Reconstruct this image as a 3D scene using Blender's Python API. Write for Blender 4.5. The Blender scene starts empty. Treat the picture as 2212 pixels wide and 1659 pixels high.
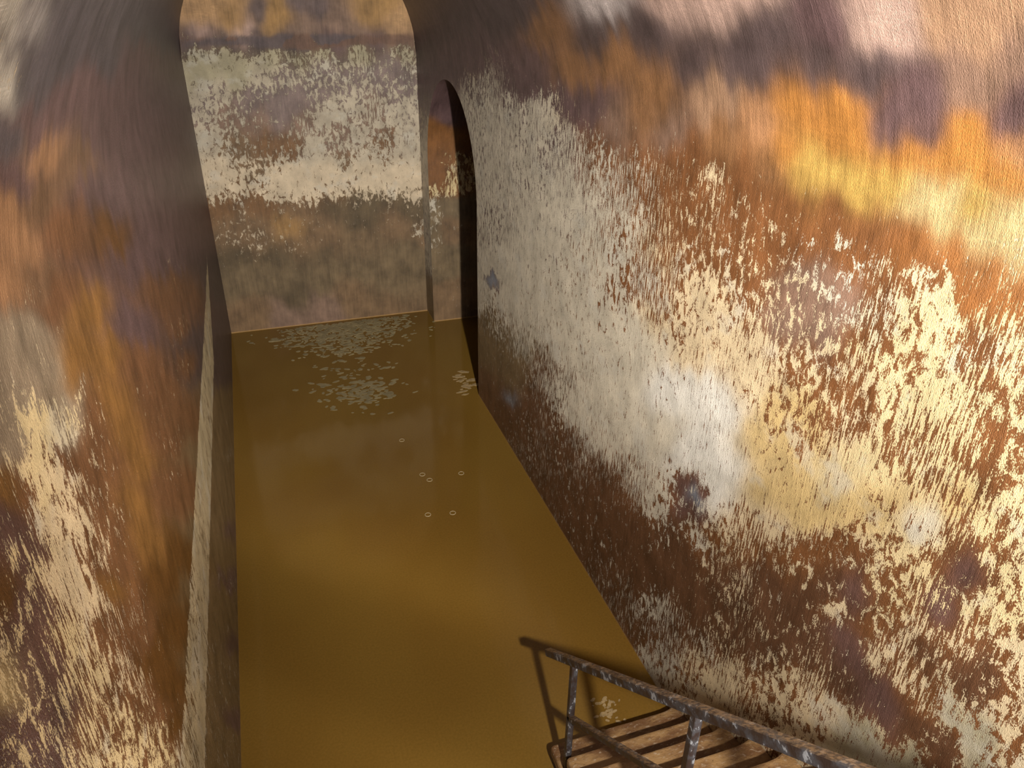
import bpy, bmesh, math, random
import numpy as np
from mathutils import Vector, Matrix

# ------------------------------------------------------------------ camera, world, exposure, lamps
scene = bpy.context.scene
COL = scene.collection
CAM_AXES = ((0.947052, -0.320827, 0.012770), (0.142036, 0.454281, 0.879462), (-0.287956, -0.831083, 0.475797))
LENS = 26.3091
XL, XR, YF = -0.6138, 2.2416, 10.4933

CAM_Z = 4.5
cam_data = bpy.data.cameras.new('camera')
cam_data.sensor_width = 36.0
cam_data.sensor_fit = 'HORIZONTAL'
cam_data.lens = LENS
cam_data.clip_start = 0.05
cam = bpy.data.objects.new('camera', cam_data)
COL.objects.link(cam)
m = Matrix.Identity(4)
for i in range(3):
    for j in range(3):
        m[j][i] = CAM_AXES[i][j]
m.translation = (0.0, 0.0, CAM_Z)
cam.matrix_world = m
scene.camera = cam

world = bpy.data.worlds.new('world')
scene.world = world
world.use_nodes = True
world.node_tree.nodes['Background'].inputs[0].default_value = (0.0, 0.0, 0.0, 1)
world.node_tree.nodes['Background'].inputs[1].default_value = 0.0

scene.view_settings.view_transform = 'Standard'
scene.view_settings.look = 'None'
scene.view_settings.gamma = 1.0
scene.view_settings.use_curve_mapping = False
scene.view_settings.exposure = 0.15

LAMP = Vector((0.70, -0.90, 4.60))          # the work lamp hung from the vault

def lamp(name, kind, loc, energy, color, target=None, **kw):
    d = bpy.data.lights.new(name, kind)
    d.energy = energy
    d.color = color
    for k, v in kw.items():
        setattr(d, k, v)
    o = bpy.data.objects.new(name, d)
    COL.objects.link(o)
    o.location = loc
    if target is not None:
        o.rotation_euler = (Vector(target) - Vector(loc)).to_track_quat('-Z', 'Y').to_euler()
    return o

lamp('floodlight_beam', 'SPOT', LAMP, 2600.0, (1.0, 0.955, 0.89), (1.05, 9.5, 1.7),
     spot_size=math.radians(62), spot_blend=1.0, shadow_soft_size=0.065)
lamp('floodlight_spill', 'SPOT', LAMP, 1750.0, (1.0, 0.965, 0.915), (2.24, 0.95, 3.35),
     spot_size=math.radians(132), spot_blend=0.8, shadow_soft_size=0.065)
lamp('low_lamp_light', 'SPOT', (0.05, 1.02, 1.75), 62.0, (1.0, 0.90, 0.80), (-0.61, 1.75, 2.35),
     spot_size=math.radians(110), spot_blend=0.8, shadow_soft_size=0.05)
lamp('cool_fill', 'AREA', (0.1, -3.12, 3.85), 80.0, (0.76, 0.86, 1.0), (2.2, 0.8, 3.2),  # unseen cool fill from behind, added to brighten the right wall
     shape='RECTANGLE', size=0.9, size_y=1.9)

# ------------------------------------------------------------------ helpers
rng = random.Random(7)
ZS = 3.63                                   # springing of the vault above the water
XC = (XL + XR) / 2
RV = (XR - XL) / 2
YN = -3.2                                   # wall behind the landing
A0, A1 = 7.72, 10.05                        # archway in the right wall
AC, AR = (A0 + A1) / 2, (A1 - A0) / 2
AZ = 3.48 - AR                              # its springing

def link(o, parent=None):
    COL.objects.link(o)
    if parent is not None:
        o.parent = parent
    return o

def mesh_obj(name, bm, mat, parent=None, smooth=True):
    me = bpy.data.meshes.new(name)
    bm.normal_update()
    bm.to_mesh(me)
    bm.free()
    me.materials.append(mat)
    if smooth:
        for p in me.polygons:
            p.use_smooth = True
    return link(bpy.data.objects.new(name, me), parent)

def empty(name, loc, label, cat, group=None):
    o = bpy.data.objects.new(name, None)
    COL.objects.link(o)
    o.location = loc
    o.empty_display_size = 0.1
    tag(o, label, cat, group)
    return o

def tag(o, label, cat, group=None, kind=None):
    o['label'] = label
    o['category'] = cat
    if group:
        o['group'] = group
    if kind:
        o['kind'] = kind
    return o

def setting(o, label, cat):
    return tag(o, label, cat, kind='structure')

def hash2(ix, iy, seed):
    h = (ix * 374761393 + iy * 668265263 + seed * 974711) & 0xffffffff
    h = ((h ^ (h >> 13)) * 1274126177) & 0xffffffff
    return ((h ^ (h >> 16)) & 0xffff) / 65535.0

def vnoise(x, y, seed):
    x = np.asarray(x, float); y = np.asarray(y, float)
    ix = np.floor(x).astype(np.int64); iy = np.floor(y).astype(np.int64)
    fx = x - ix; fy = y - iy
    fx = fx * fx * (3 - 2 * fx); fy = fy * fy * (3 - 2 * fy)
    n = lambda i, j: hash2(ix + i, iy + j, seed)
    return ((n(0, 0) * (1 - fx) + n(1, 0) * fx) * (1 - fy) + (n(0, 1) * (1 - fx) + n(1, 1) * fx) * fy) * 2 - 1

def fbm(x, y, seed, octv=3):
    r = 0; a = 1.0; t = 0
    for k in range(octv):
        r = r + a * vnoise(x * 2 ** k, y * 2 ** k, seed + k * 17); t += a; a *= 0.55
    return r / t

# ------------------------------------------------------------------ stain charts of the plaster, in metres along / up the wall
FILM = dict(DP=(.075, .051, .049), PU=(.105, .062, .060), PB=(.20, .12, .082), PK=(.40, .265, .21), PG=(.42, .35, .32),  # PK and PG lifted in place of light missing on the upper vault
            PL=(.31, .18, .105), PO=(.36, .18, .085), OB=(.23, .11, .045), OR=(.37, .155, .036), YE=(.38, .235, .06), YO=(.40, .29, .135),
            BR=(.17, .068, .024), BO=(.27, .105, .03), BD=(.105, .048, .024), PD=(.105, .055, .045), BL=(.20, .22, .25),
            OL=(.15, .10, .05), OD=(.10, .07, .037), DB=(.11, .047, .012), OC=(.21, .10, .028), SL=(.075, .063, .068),
            SG=(.26, .23, .21), LG=(.48, .43, .35), OT=(.33, .185, .065), TA=(.41, .24, .11), GT=(.26, .195, .13),
            DV=(.13, .09, .08), PV=(.185, .133, .115), LO=(.30, .155, .075), LB=(.155, .085, .045), LR=(.15, .068, .03),
            FB=(.165, .10, .05), FR=(.165, .085, .035), FO=(.145, .10, .052), FD=(.095, .066, .034), JO=(.17, .072, .022), FP=(.20, .125, .085))
CREAM = dict(CW=(.60, .46, .275), CG=(.53, .46, .345), CN=(.68, .63, .54), CY=(.62, .475, .25), CH=(.55, .385, .165), CO=(.33, .285, .18), CK=(.57, .455, .31), CV=(.43, .36, .26))
STAINS_RIGHT = '''
8.791,4.124,-1.411,-2.123,-0.2837,-6.128,DP,0,CW
8.163,3.752,-1.627,-0.6169,-0.5782,-6.596,PU,0,CW
6.246,4.281,-2.557,-3.278,-0.348,-8.055,DP,0,CW
5.586,4.112,-3.129,-2.41,-0.646,-8.996,OB,0,CW
4.378,4.423,-4.674,-4.689,-0.355,-10.61,PG,0,CW
3.560,4.451,-6.605,-5.122,-0.4239,-12.52,PK,0,CW
2.984,4.446,-8.796,-5.074,-0.5832,-14.41,PK,0,CW
2.177,4.495,-14.39,-5.055,-0.6507,-18.23,PK,0,CW
1.899,4.498,-17.61,-4.502,-0.7764,-20.11,PL,0,CW
1.739,4.511,-20.02,-4.182,-0.7697,-21.4,PL,0,CW
3.929,4.270,-5.624,-3.553,-0.7911,-11.79,DP,0,CW
2.878,4.331,-9.263,-3.835,-1.064,-14.9,DP,0,CW
2.485,4.395,-11.66,-4.207,-1.025,-16.58,PU,0,CW
2.203,4.413,-14,-4.021,-1.127,-18.07,PK,0,CW
1.755,4.427,-19.46,-2.985,-1.448,-21.15,PL,0,CW
1.720,4.367,-19.74,-1.988,-1.969,-21.29,PB,0,CW
4.702,4.204,-4.178,-3.051,-0.7022,-10.28,DP,0,CW
4.447,4.066,-4.574,-2.073,-1.031,-10.78,OB,0,CW
5.148,3.960,-3.583,-1.475,-0.9649,-9.618,OB,0,CW
5.994,3.944,-2.776,-1.455,-0.7651,-8.53,PU,0,CW
3.949,3.981,-5.508,-1.315,-1.433,-11.75,OB,0,CW
3.620,4.092,-6.369,-2.029,-1.366,-12.58,DP,0,CW
3.350,3.955,-7.081,-0.7332,-1.92,-13.17,PL,0,CW
3.117,4.126,-8.052,-2.014,-1.614,-14.02,DP,0,CW
2.911,4.160,-8.962,-2.148,-1.671,-14.74,DP,0,CW
2.588,4.224,-10.77,-2.426,-1.72,-16.04,DP,0,CW
2.727,4.085,-9.787,-1.212,-2.127,-15.32,OR,0,CW
2.444,4.089,-11.47,-0.782,-2.476,-16.47,OR,0,CW
2.286,4.279,-13.02,-2.54,-1.784,-17.52,DP,0,CW
2.187,4.120,-13.49,-0.5195,-2.74,-17.74,PU,0,CW
2.068,4.058,-14.36,0.4929,-3.286,-18.17,PU,0,CW
2.057,4.203,-14.92,-1.101,-2.514,-18.63,PU,0,CW
1.861,4.103,-16.7,0.746,-3.508,-19.49,OR,0,CW
1.861,4.244,-17.27,-0.9395,-2.612,-19.95,PB,0,CW
1.726,4.149,-18.62,0.8161,-3.559,-20.52,PU,0,CW
1.681,4.028,-18.63,2.424,-4.491,-20.3,PO,0,CW
2.999,3.892,-8.274,0.1593,-2.459,-14.07,PO,0,CW
2.446,3.972,-11.22,0.372,-2.965,-16.2,OR,0,CW
2.117,3.966,-13.64,1.283,-3.636,-17.63,OR,0,CW
1.953,3.975,-15.2,1.764,-3.997,-18.49,OR,0,CW
1.808,3.985,-16.8,2.259,-4.351,-19.33,OR,0,CW
1.708,3.970,-17.97,2.894,-4.759,-19.86,OR,0,CW
2.795,3.868,-9.122,0.66,-2.802,-14.66,OR,0,CW
2.667,3.834,-9.687,1.174,-3.112,-15.01,YE,0,CW
2.437,3.864,-11.03,1.394,-3.41,-15.93,YE,0,CW
2.577,3.776,-10.04,1.849,-3.468,-15.15,YE,0,CW
2.354,3.805,-11.41,2.116,-3.805,-16.06,YE,0,CW
2.164,3.837,-12.85,2.374,-4.117,-16.96,YE,0,CW
2.050,3.814,-13.7,2.958,-4.519,-17.37,YO,0,CW
1.922,3.805,-14.82,3.525,-4.945,-17.93,YO,0,CW
1.798,3.833,-16.22,3.808,-5.221,-18.69,YE,0,CW
1.684,3.849,-17.64,4.221,-5.556,-19.39,YO,0,CW
1.665,3.779,-17.49,4.972,-6.023,-19.12,YO,0.3,CW
1.628,3.722,-17.63,5.679,-6.494,-19,YO,0.6,CW
1.762,3.764,-16.29,4.602,-5.708,-18.53,YO,0,CW
2.310,3.719,-15,3.89,-5.543,-20.82,BR,0.06,CW
2.106,3.685,-16.75,5.072,-6.422,-21.69,BR,0.06,CW
2.509,3.705,-13.4,3.382,-5.029,-19.81,BR,0.05,CW
2.468,3.657,-10.36,3.066,-4.097,-15.12,BR,0.08,CW
2.251,3.689,-11.78,3.392,-4.499,-16.03,BR,0.08,CW
3.103,3.645,-7.546,1.965,-3.023,-13.18,BR,0.08,CW
3.297,3.750,-7.043,0.9285,-2.51,-12.94,OB,0,CW
2.948,3.734,-8.255,1.52,-2.997,-13.85,OB,0,CW
2.716,3.646,-9.086,2.609,-3.635,-14.28,BR,0.1,CW
2.059,3.673,-13.13,4.144,-5.103,-16.73,BO,0.1,CW
1.833,3.677,-15.14,5.022,-5.863,-17.74,BO,0.15,CW
1.693,3.659,-16.53,5.842,-6.52,-18.31,BO,0.2,CW
3.579,3.647,-6.139,1.372,-2.454,-12.05,BR,0.1,CW
4.921,3.775,-3.812,-0.2886,-1.319,-9.83,PU,0,CW
4.176,3.762,-4.937,0.1238,-1.736,-11.05,OB,0,CW
4.522,3.687,-4.323,0.4153,-1.654,-10.34,PB,0.05,CG
3.861,3.743,-5.559,0.4556,-1.997,-11.64,PB,0.05,CG
6.289,3.720,-2.538,-0.3012,-0.9364,-8.114,PU,0.05,CG
7.625,3.583,-1.816,-0.05586,-0.7747,-6.86,PU,0.6,CG
7.284,3.345,-1.932,-0.0147,-1.015,-6.893,PU,0.8,CG
6.525,3.457,-2.339,0.101,-1.121,-7.612,PU,0.75,CG
5.736,3.597,-2.925,0.2836,-1.231,-8.569,PU,0.9,CG
5.345,3.433,-3.224,0.3936,-1.578,-8.78,PU,0.7,CG
4.898,3.514,-3.734,0.5705,-1.702,-9.474,BR,0.5,CG
5.283,3.662,-3.364,0.2468,-1.323,-9.202,PU,0,CW
4.660,3.322,-3.942,0.6568,-2.109,-9.46,BR,0.62,CG
4.123,3.442,-4.819,0.983,-2.341,-10.5,BR,0.42,CG
3.851,3.618,-5.478,1.231,-2.258,-11.41,BR,0.3,CW
3.358,3.574,-9.047,2.329,-3.894,-16.78,BR,0.7,CW
3.603,3.421,-5.856,1.396,-2.896,-11.39,BR,0.3,CW
2.988,3.601,-7.891,2.233,-3.307,-13.34,BR,0.2,CW
2.919,3.502,-7.989,2.282,-3.682,-13.17,BR,0.3,CW
3.151,3.406,-7.059,1.895,-3.534,-12.29,BR,0.35,CW
3.448,3.251,-6.061,1.491,-3.418,-11.24,BR,0.4,CW
2.383,3.627,-13.08,4.242,-5.339,-18.57,BR,0.4,CG
2.577,3.480,-9.398,2.897,-4.416,-14.03,BR,0.28,CG
2.264,3.573,-11.35,3.759,-4.892,-15.45,BR,0.4,CG
5.830,2.636,-2.614,0.2225,-2.097,-7.295,PU,0.93,CG
6.499,2.846,-2.247,0.09704,-1.624,-6.999,PU,0.8,CG
7.453,2.528,-1.769,-0.03169,-1.49,-6.113,PU,0.8,CG
7.292,2.216,-1.797,-0.01367,-1.716,-5.97,PU,0.72,CG
6.606,2.105,-2.077,0.07191,-2.063,-6.266,PU,0.95,CG
4.409,3.045,-4.139,0.7453,-2.674,-9.301,BR,0.65,CG
5.113,3.030,-3.312,0.4437,-2.159,-8.448,PU,0.85,CG
3.732,3.086,-5.287,1.189,-3.33,-10.35,BR,0.5,CW
3.998,2.831,-4.63,0.9444,-3.373,-9.446,BR,0.58,CG
4.781,2.748,-3.551,0.5425,-2.699,-8.391,BR,0.82,CG
3.286,2.986,-7.019,1.771,-4.694,-12.3,BR,0.8,CW
3.693,2.710,-5.075,1.126,-3.93,-9.615,BR,0.6,CW
3.010,3.265,-7.317,2.013,-4.085,-12.17,BR,0.38,CW
2.743,3.377,-8.464,2.497,-4.339,-13.18,BR,0.3,CW
2.854,3.127,-7.645,2.163,-4.689,-12.08,BR,0.5,CW
2.603,3.270,-8.859,2.678,-4.927,-13.14,PB,0.38,CW
2.298,3.364,-10.58,3.433,-5.481,-14.36,PB,0.4,CG
2.085,3.483,-12.28,4.192,-5.758,-15.63,BR,0.5,CW
1.962,3.564,-13.51,4.748,-5.875,-16.54,BR,0.6,CW
1.828,3.513,-16.39,5.89,-7.478,-19.03,BR,0.9,CY
1.968,3.416,-12.92,4.49,-6.415,-15.7,BR,0.7,CY
1.720,3.584,-15.85,5.838,-6.758,-17.71,BO,0.3,CY
1.628,3.603,-16.96,6.36,-7.096,-18.27,BO,0.25,CY
1.559,3.551,-17.49,6.616,-7.703,-18.23,BO,0.5,CY
2.634,3.068,-8.363,2.477,-5.326,-12.36,PB,0.45,CW
2.404,3.194,-9.621,3.019,-5.646,-13.36,PB,0.45,CW
2.125,3.287,-11.41,3.813,-6.265,-14.54,BR,0.5,CY
1.877,3.323,-13.29,4.672,-7.107,-15.52,BR,0.72,CY
1.689,3.427,-15.41,5.65,-7.584,-16.83,BR,0.5,CY
1.540,3.427,-17.02,6.408,-8.371,-17.45,BR,0.66,CY
5.772,1.963,-2.507,0.2134,-2.614,-6.651,BR,0.97,CG
3.915,2.423,-4.512,0.9203,-3.972,-8.812,BR,0.95,CG
3.299,2.643,-5.827,1.433,-4.66,-10.02,BR,0.8,CW
2.891,2.832,-7.113,1.957,-5.18,-11.14,BR,0.8,CW
5.163,1.861,-2.91,0.3534,-3.135,-6.955,BR,0.97,CG
6.449,1.697,-2.092,0.09036,-2.369,-6.027,BR,0.95,CG
7.114,1.693,-6.832,0.02268,-7.746,-21.5,BL,0,CG
7.697,1.247,-2.666,-0.08202,-3.406,-8.773,OL,0.8,CG
7.655,0.738,-1.539,-0.04234,-2.207,-4.896,OL,0.06,CG
7.479,1.106,-2.509,-0.04494,-3.317,-7.98,OL,0.3,CG
6.848,0.992,-1.832,0.03389,-2.486,-5.345,OL,0.15,CG
6.965,1.266,-2.473,0.02957,-3.145,-7.442,OL,0.6,CG
6.418,0.982,-2.006,0.08664,-2.728,-5.517,OL,0.12,CG
6.159,1.412,-2.482,0.1477,-3.041,-6.747,OL,0.75,CG
5.716,1.304,-2.41,0.2051,-3.036,-6.095,BD,0.5,CG
7.399,0.313,-1.58,-0.02009,-2.459,-4.758,BD,0.08,CG
6.554,0.610,-5.389,0.1866,-7.927,-14.79,BL,0.2,CG
6.835,0.282,-1.76,0.03256,-2.755,-4.925,BD,0.1,CG
5.690,0.998,-2.368,0.2015,-3.208,-5.858,BD,0.2,CG
5.331,1.289,-2.647,0.2848,-3.347,-6.289,BD,0.8,CG
5.650,0.520,-2.304,0.1961,-3.45,-5.514,BD,0.3,CG
6.233,0.195,-1.981,0.102,-3.148,-5.079,BD,0.3,CG
4.827,1.405,-3.051,0.4209,-3.745,-6.695,BR,0.97,CG
5.055,0.974,-2.761,0.3354,-3.762,-6.15,BD,0.3,CG
4.337,1.383,-3.492,0.5819,-4.311,-6.982,BR,0.9,CG
4.519,1.031,-3.199,0.4888,-4.302,-6.49,BD,0.35,CG
4.071,1.169,-3.688,0.6641,-4.803,-6.901,BD,0.15,CG
5.089,0.229,-2.57,0.2946,-4.06,-5.52,BD,0.2,CG
4.459,0.640,-3.129,0.478,-4.575,-6.137,BD,0.15,CG
3.791,1.403,-4.128,0.8216,-5.071,-7.379,BR,0.8,CG
3.829,0.995,-3.888,0.7471,-5.272,-6.842,BD,0.04,CG
3.500,1.437,-4.556,0.9868,-5.546,-7.636,BR,0.8,CG
3.383,1.228,-4.607,1.017,-5.914,-7.42,BD,0.3,CG
3.221,1.700,-8.839,2.092,-10,-14.06,PD,0.12,CG
3.075,1.710,-11.67,2.866,-13.16,-17.89,BL,0.3,CG
3.190,1.546,-8.74,2.066,-10.33,-13.67,PD,0.2,CG
3.011,1.853,-13.96,3.512,-15.07,-21.23,PD,0.1,CG
3.002,1.653,-10.56,2.631,-12.11,-15.83,PD,0.45,CG
2.876,1.909,-6.105,1.591,-6.477,-8.985,BR,1,CN
3.173,1.981,-5.515,1.344,-5.717,-8.817,BR,0.97,CN
3.628,1.883,-4.629,0.9938,-4.953,-8.208,BR,0.97,CG
4.200,1.929,-3.868,0.6982,-4.078,-7.775,BR,0.97,CG
3.480,2.274,-5.148,1.179,-4.808,-9.035,BR,0.95,CN
3.010,2.422,-6.301,1.642,-5.551,-9.923,BR,0.9,CN
2.871,2.176,-6.393,1.696,-6.193,-9.551,BR,1,CN
2.648,2.398,-7.297,2.065,-6.49,-10.37,BR,0.9,CH
2.739,2.722,-7.447,2.107,-5.735,-11.1,BR,0.8,CW
2.514,2.660,-8.146,2.413,-6.461,-11.31,BR,0.72,CH
2.372,2.816,-8.997,2.773,-6.609,-12.07,BR,0.58,CH
2.120,2.954,-10.55,3.452,-7.187,-13.12,BR,0.48,CW
2.503,2.941,-8.671,2.621,-5.95,-12.22,BR,0.5,CW
2.212,3.083,-10.36,3.356,-6.533,-13.41,BR,0.5,CW
2.333,2.378,-8.366,2.528,-7.502,-10.78,BR,0.93,CH
2.550,2.195,-7.331,2.093,-7.053,-9.994,BR,0.95,CH
2.061,2.634,-10.09,3.273,-8.103,-12.05,BR,0.97,CY
2.144,2.366,-9.123,2.863,-8.222,-11.03,BR,0.92,CH
1.978,2.449,-10.09,3.289,-8.79,-11.56,BR,0.85,CH
1.856,2.894,-12,4.116,-8.454,-13.51,BR,0.45,CY
1.942,2.739,-11.01,3.679,-8.405,-12.68,BR,0.93,CY
1.911,3.047,-12.1,4.149,-7.805,-14.05,BR,0.72,CY
1.939,3.196,-12.39,4.268,-7.257,-14.68,BR,0.62,CY
1.683,2.947,-13.46,4.784,-9.206,-14.2,BR,0.6,CY
1.628,3.109,-14.57,5.289,-9.043,-15.19,BR,0.72,CY
1.739,3.201,-13.97,4.997,-8.158,-15.33,BR,0.8,CY
1.493,3.171,-16.19,6.041,-9.647,-15.99,BR,0.45,CY
1.468,3.310,-17.21,6.511,-9.289,-16.96,BR,0.65,CY
1.589,3.280,-15.72,5.81,-8.678,-16.31,BR,0.5,CY
1.487,3.020,-15.51,5.738,-10.17,-15.13,BR,0.38,CY
1.376,2.991,-16.54,6.227,-11.03,-15.3,BR,0.72,CY
1.646,2.664,-17.32,6.087,-13.72,-17.67,BR,1,CG
1.825,2.603,-11.34,3.841,-9.236,-12.39,BR,0.8,CH
1.535,2.807,-14.15,5.119,-10.44,-13.9,BR,0.7,CH
1.429,2.846,-15.28,5.648,-11.05,-14.36,BR,0.65,CY
2.428,2.047,-7.518,2.183,-7.62,-9.782,BR,0.8,CW
2.731,1.841,-6.391,1.715,-6.93,-8.993,BR,0.6,CW
2.805,1.635,-6.005,1.565,-6.923,-8.521,BR,0.42,CW
2.984,1.449,-7.424,1.835,-9.008,-10.94,BR,0.8,CG
3.141,1.212,-4.99,1.171,-6.431,-7.559,BD,0.03,CW
3.590,0.830,-4.102,0.8367,-5.767,-6.778,BD,0.06,CW
4.268,0.372,-3.208,0.5168,-4.939,-5.972,BD,0.25,CG
4.103,0.296,-3.33,0.5647,-5.2,-5.97,BD,0.3,CG
3.834,0.360,-3.615,0.669,-5.578,-6.144,BD,0.3,CG
3.389,0.772,-4.337,0.9311,-6.172,-6.814,BD,0.1,CG
3.257,0.657,-5.414,1.195,-7.889,-8.181,BD,0.75,CG
3.466,0.578,-5.622,1.17,-8.323,-8.899,BD,0.7,CG
2.949,1.062,-5.222,1.273,-6.974,-7.457,BD,0.08,CW
2.755,1.445,-5.937,1.548,-7.213,-8.215,BD,0.4,CW
2.526,1.554,-6.608,1.824,-7.794,-8.604,BD,0.5,CW
2.358,1.765,-7.352,2.129,-8.16,-9.197,BD,0.08,CW
2.141,1.837,-8.197,2.492,-8.9,-9.581,BD,0.1,CW
2.303,1.577,-7.27,2.105,-8.52,-8.836,BD,0.25,CW
2.311,1.976,-7.806,2.312,-8.105,-9.742,BR,0.42,CW
2.525,1.814,-6.917,1.94,-7.562,-9.143,BR,0.45,CW
2.085,2.178,-9.017,2.83,-8.73,-10.56,BR,0.35,CW
1.896,2.271,-10.1,3.306,-9.445,-11.1,BR,0.42,CW
1.827,2.158,-10.19,3.357,-9.94,-10.84,PD,0.1,CW
2.003,2.051,-9.129,2.889,-9.243,-10.3,BD,0.25,CW
1.736,2.339,-11.15,3.778,-10.16,-11.57,BR,0.55,CY
1.580,2.476,-12.59,4.423,-10.84,-12.34,BR,0.62,CY
1.711,2.535,-11.87,4.09,-9.966,-12.34,BR,0.7,CY
1.452,2.625,-14.13,5.127,-11.39,-13.22,PD,0.1,CY
1.520,2.654,-13.68,4.913,-10.88,-13.21,BR,0.35,CY
1.356,2.520,-14.53,5.327,-12.28,-12.93,BR,0.6,CY
1.344,2.770,-15.77,5.886,-11.86,-14.17,BR,0.6,CY
1.265,2.697,-16.23,6.11,-12.65,-13.97,BR,0.7,CY
1.460,2.421,-13.29,4.753,-11.71,-12.32,PD,0.3,CY
1.921,1.945,-12.62,4.031,-13.24,-13.73,BR,0.9,CW
1.725,2.089,-10.57,3.532,-10.56,-10.75,BR,0.42,CW
1.639,2.252,-11.5,3.945,-10.84,-11.4,BR,0.5,CY
1.491,2.223,-12.39,4.354,-11.8,-11.5,BR,0.66,CW
1.440,2.192,-12.64,4.476,-12.18,-11.45,BD,0.2,CW
1.361,2.327,-13.72,4.966,-12.56,-12.09,BR,0.55,CW
1.232,2.387,-15.1,5.606,-13.49,-12.53,BD,0.25,CW
1.251,2.233,-14.27,5.232,-13.54,-11.85,BD,0.35,CW
1.115,2.299,-15.83,5.959,-14.64,-12.3,BR,0.5,CW
1.183,2.479,-16.01,6.026,-13.77,-13.03,BR,0.7,CW
1.819,1.889,-9.634,3.126,-10.29,-10.05,PD,0.12,CW
1.721,1.837,-9.995,3.292,-10.85,-9.993,PD,0.08,CW
1.635,1.945,-14.56,4.902,-15.27,-14.14,BR,0.92,CW
1.621,1.778,-10.37,3.466,-11.46,-9.915,PD,0.06,CW
1.931,1.688,-8.753,2.747,-9.939,-9.408,BD,0.3,CW
2.119,1.669,-8.011,2.421,-9.145,-9.2,BD,0.3,CW
2.241,1.361,-7.178,2.079,-8.913,-8.437,BD,0.42,CW
2.442,1.248,-6.49,1.791,-8.291,-8.086,BD,0.22,CW
2.648,1.036,-5.797,1.511,-7.788,-7.595,BD,0.45,CW
3.012,0.663,-4.836,1.135,-7.038,-6.863,BD,0.35,CG
3.471,0.245,-3.97,0.8097,-6.254,-6.174,BD,0.3,CG
3.229,0.186,-4.243,0.9189,-6.755,-6.201,BR,0.72,CG
2.839,0.610,-5.09,1.24,-7.486,-6.872,BR,0.6,CW
2.559,0.693,-5.685,1.482,-8.224,-7.112,BR,0.82,CW
2.262,1.036,-6.724,1.902,-9.032,-7.811,BR,0.55,CW
2.014,1.323,-7.848,2.372,-9.839,-8.509,BR,0.66,CW
1.821,1.335,-8.572,2.69,-10.71,-8.652,BR,0.75,CW
1.752,1.682,-9.515,3.087,-10.82,-9.543,BD,0.32,CW
1.529,1.729,-10.75,3.64,-12.05,-9.848,PD,0.08,CW
1.386,1.807,-11.81,4.12,-12.93,-10.19,BD,0.12,CW
1.278,1.848,-12.66,4.512,-13.7,-10.4,BD,0.2,CW
1.389,1.960,-12.25,4.314,-12.79,-10.69,BR,0.35,CW
1.500,1.996,-11.64,4.027,-12,-10.7,BR,0.6,CW
1.316,2.019,-12.96,4.636,-13.26,-10.96,BR,0.85,CO
1.191,2.069,-14.13,5.18,-14.22,-11.27,BR,0.85,CO
1.118,2.021,-14.57,5.388,-14.89,-11.15,BR,0.75,CO
1.581,1.481,-9.899,3.274,-11.91,-9.14,BR,0.9,CO
1.374,1.632,-11.38,3.94,-13.14,-9.668,BR,0.85,CO
1.026,2.145,-15.99,6.052,-15.67,-11.72,BR,0.55,CW
'''
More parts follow.
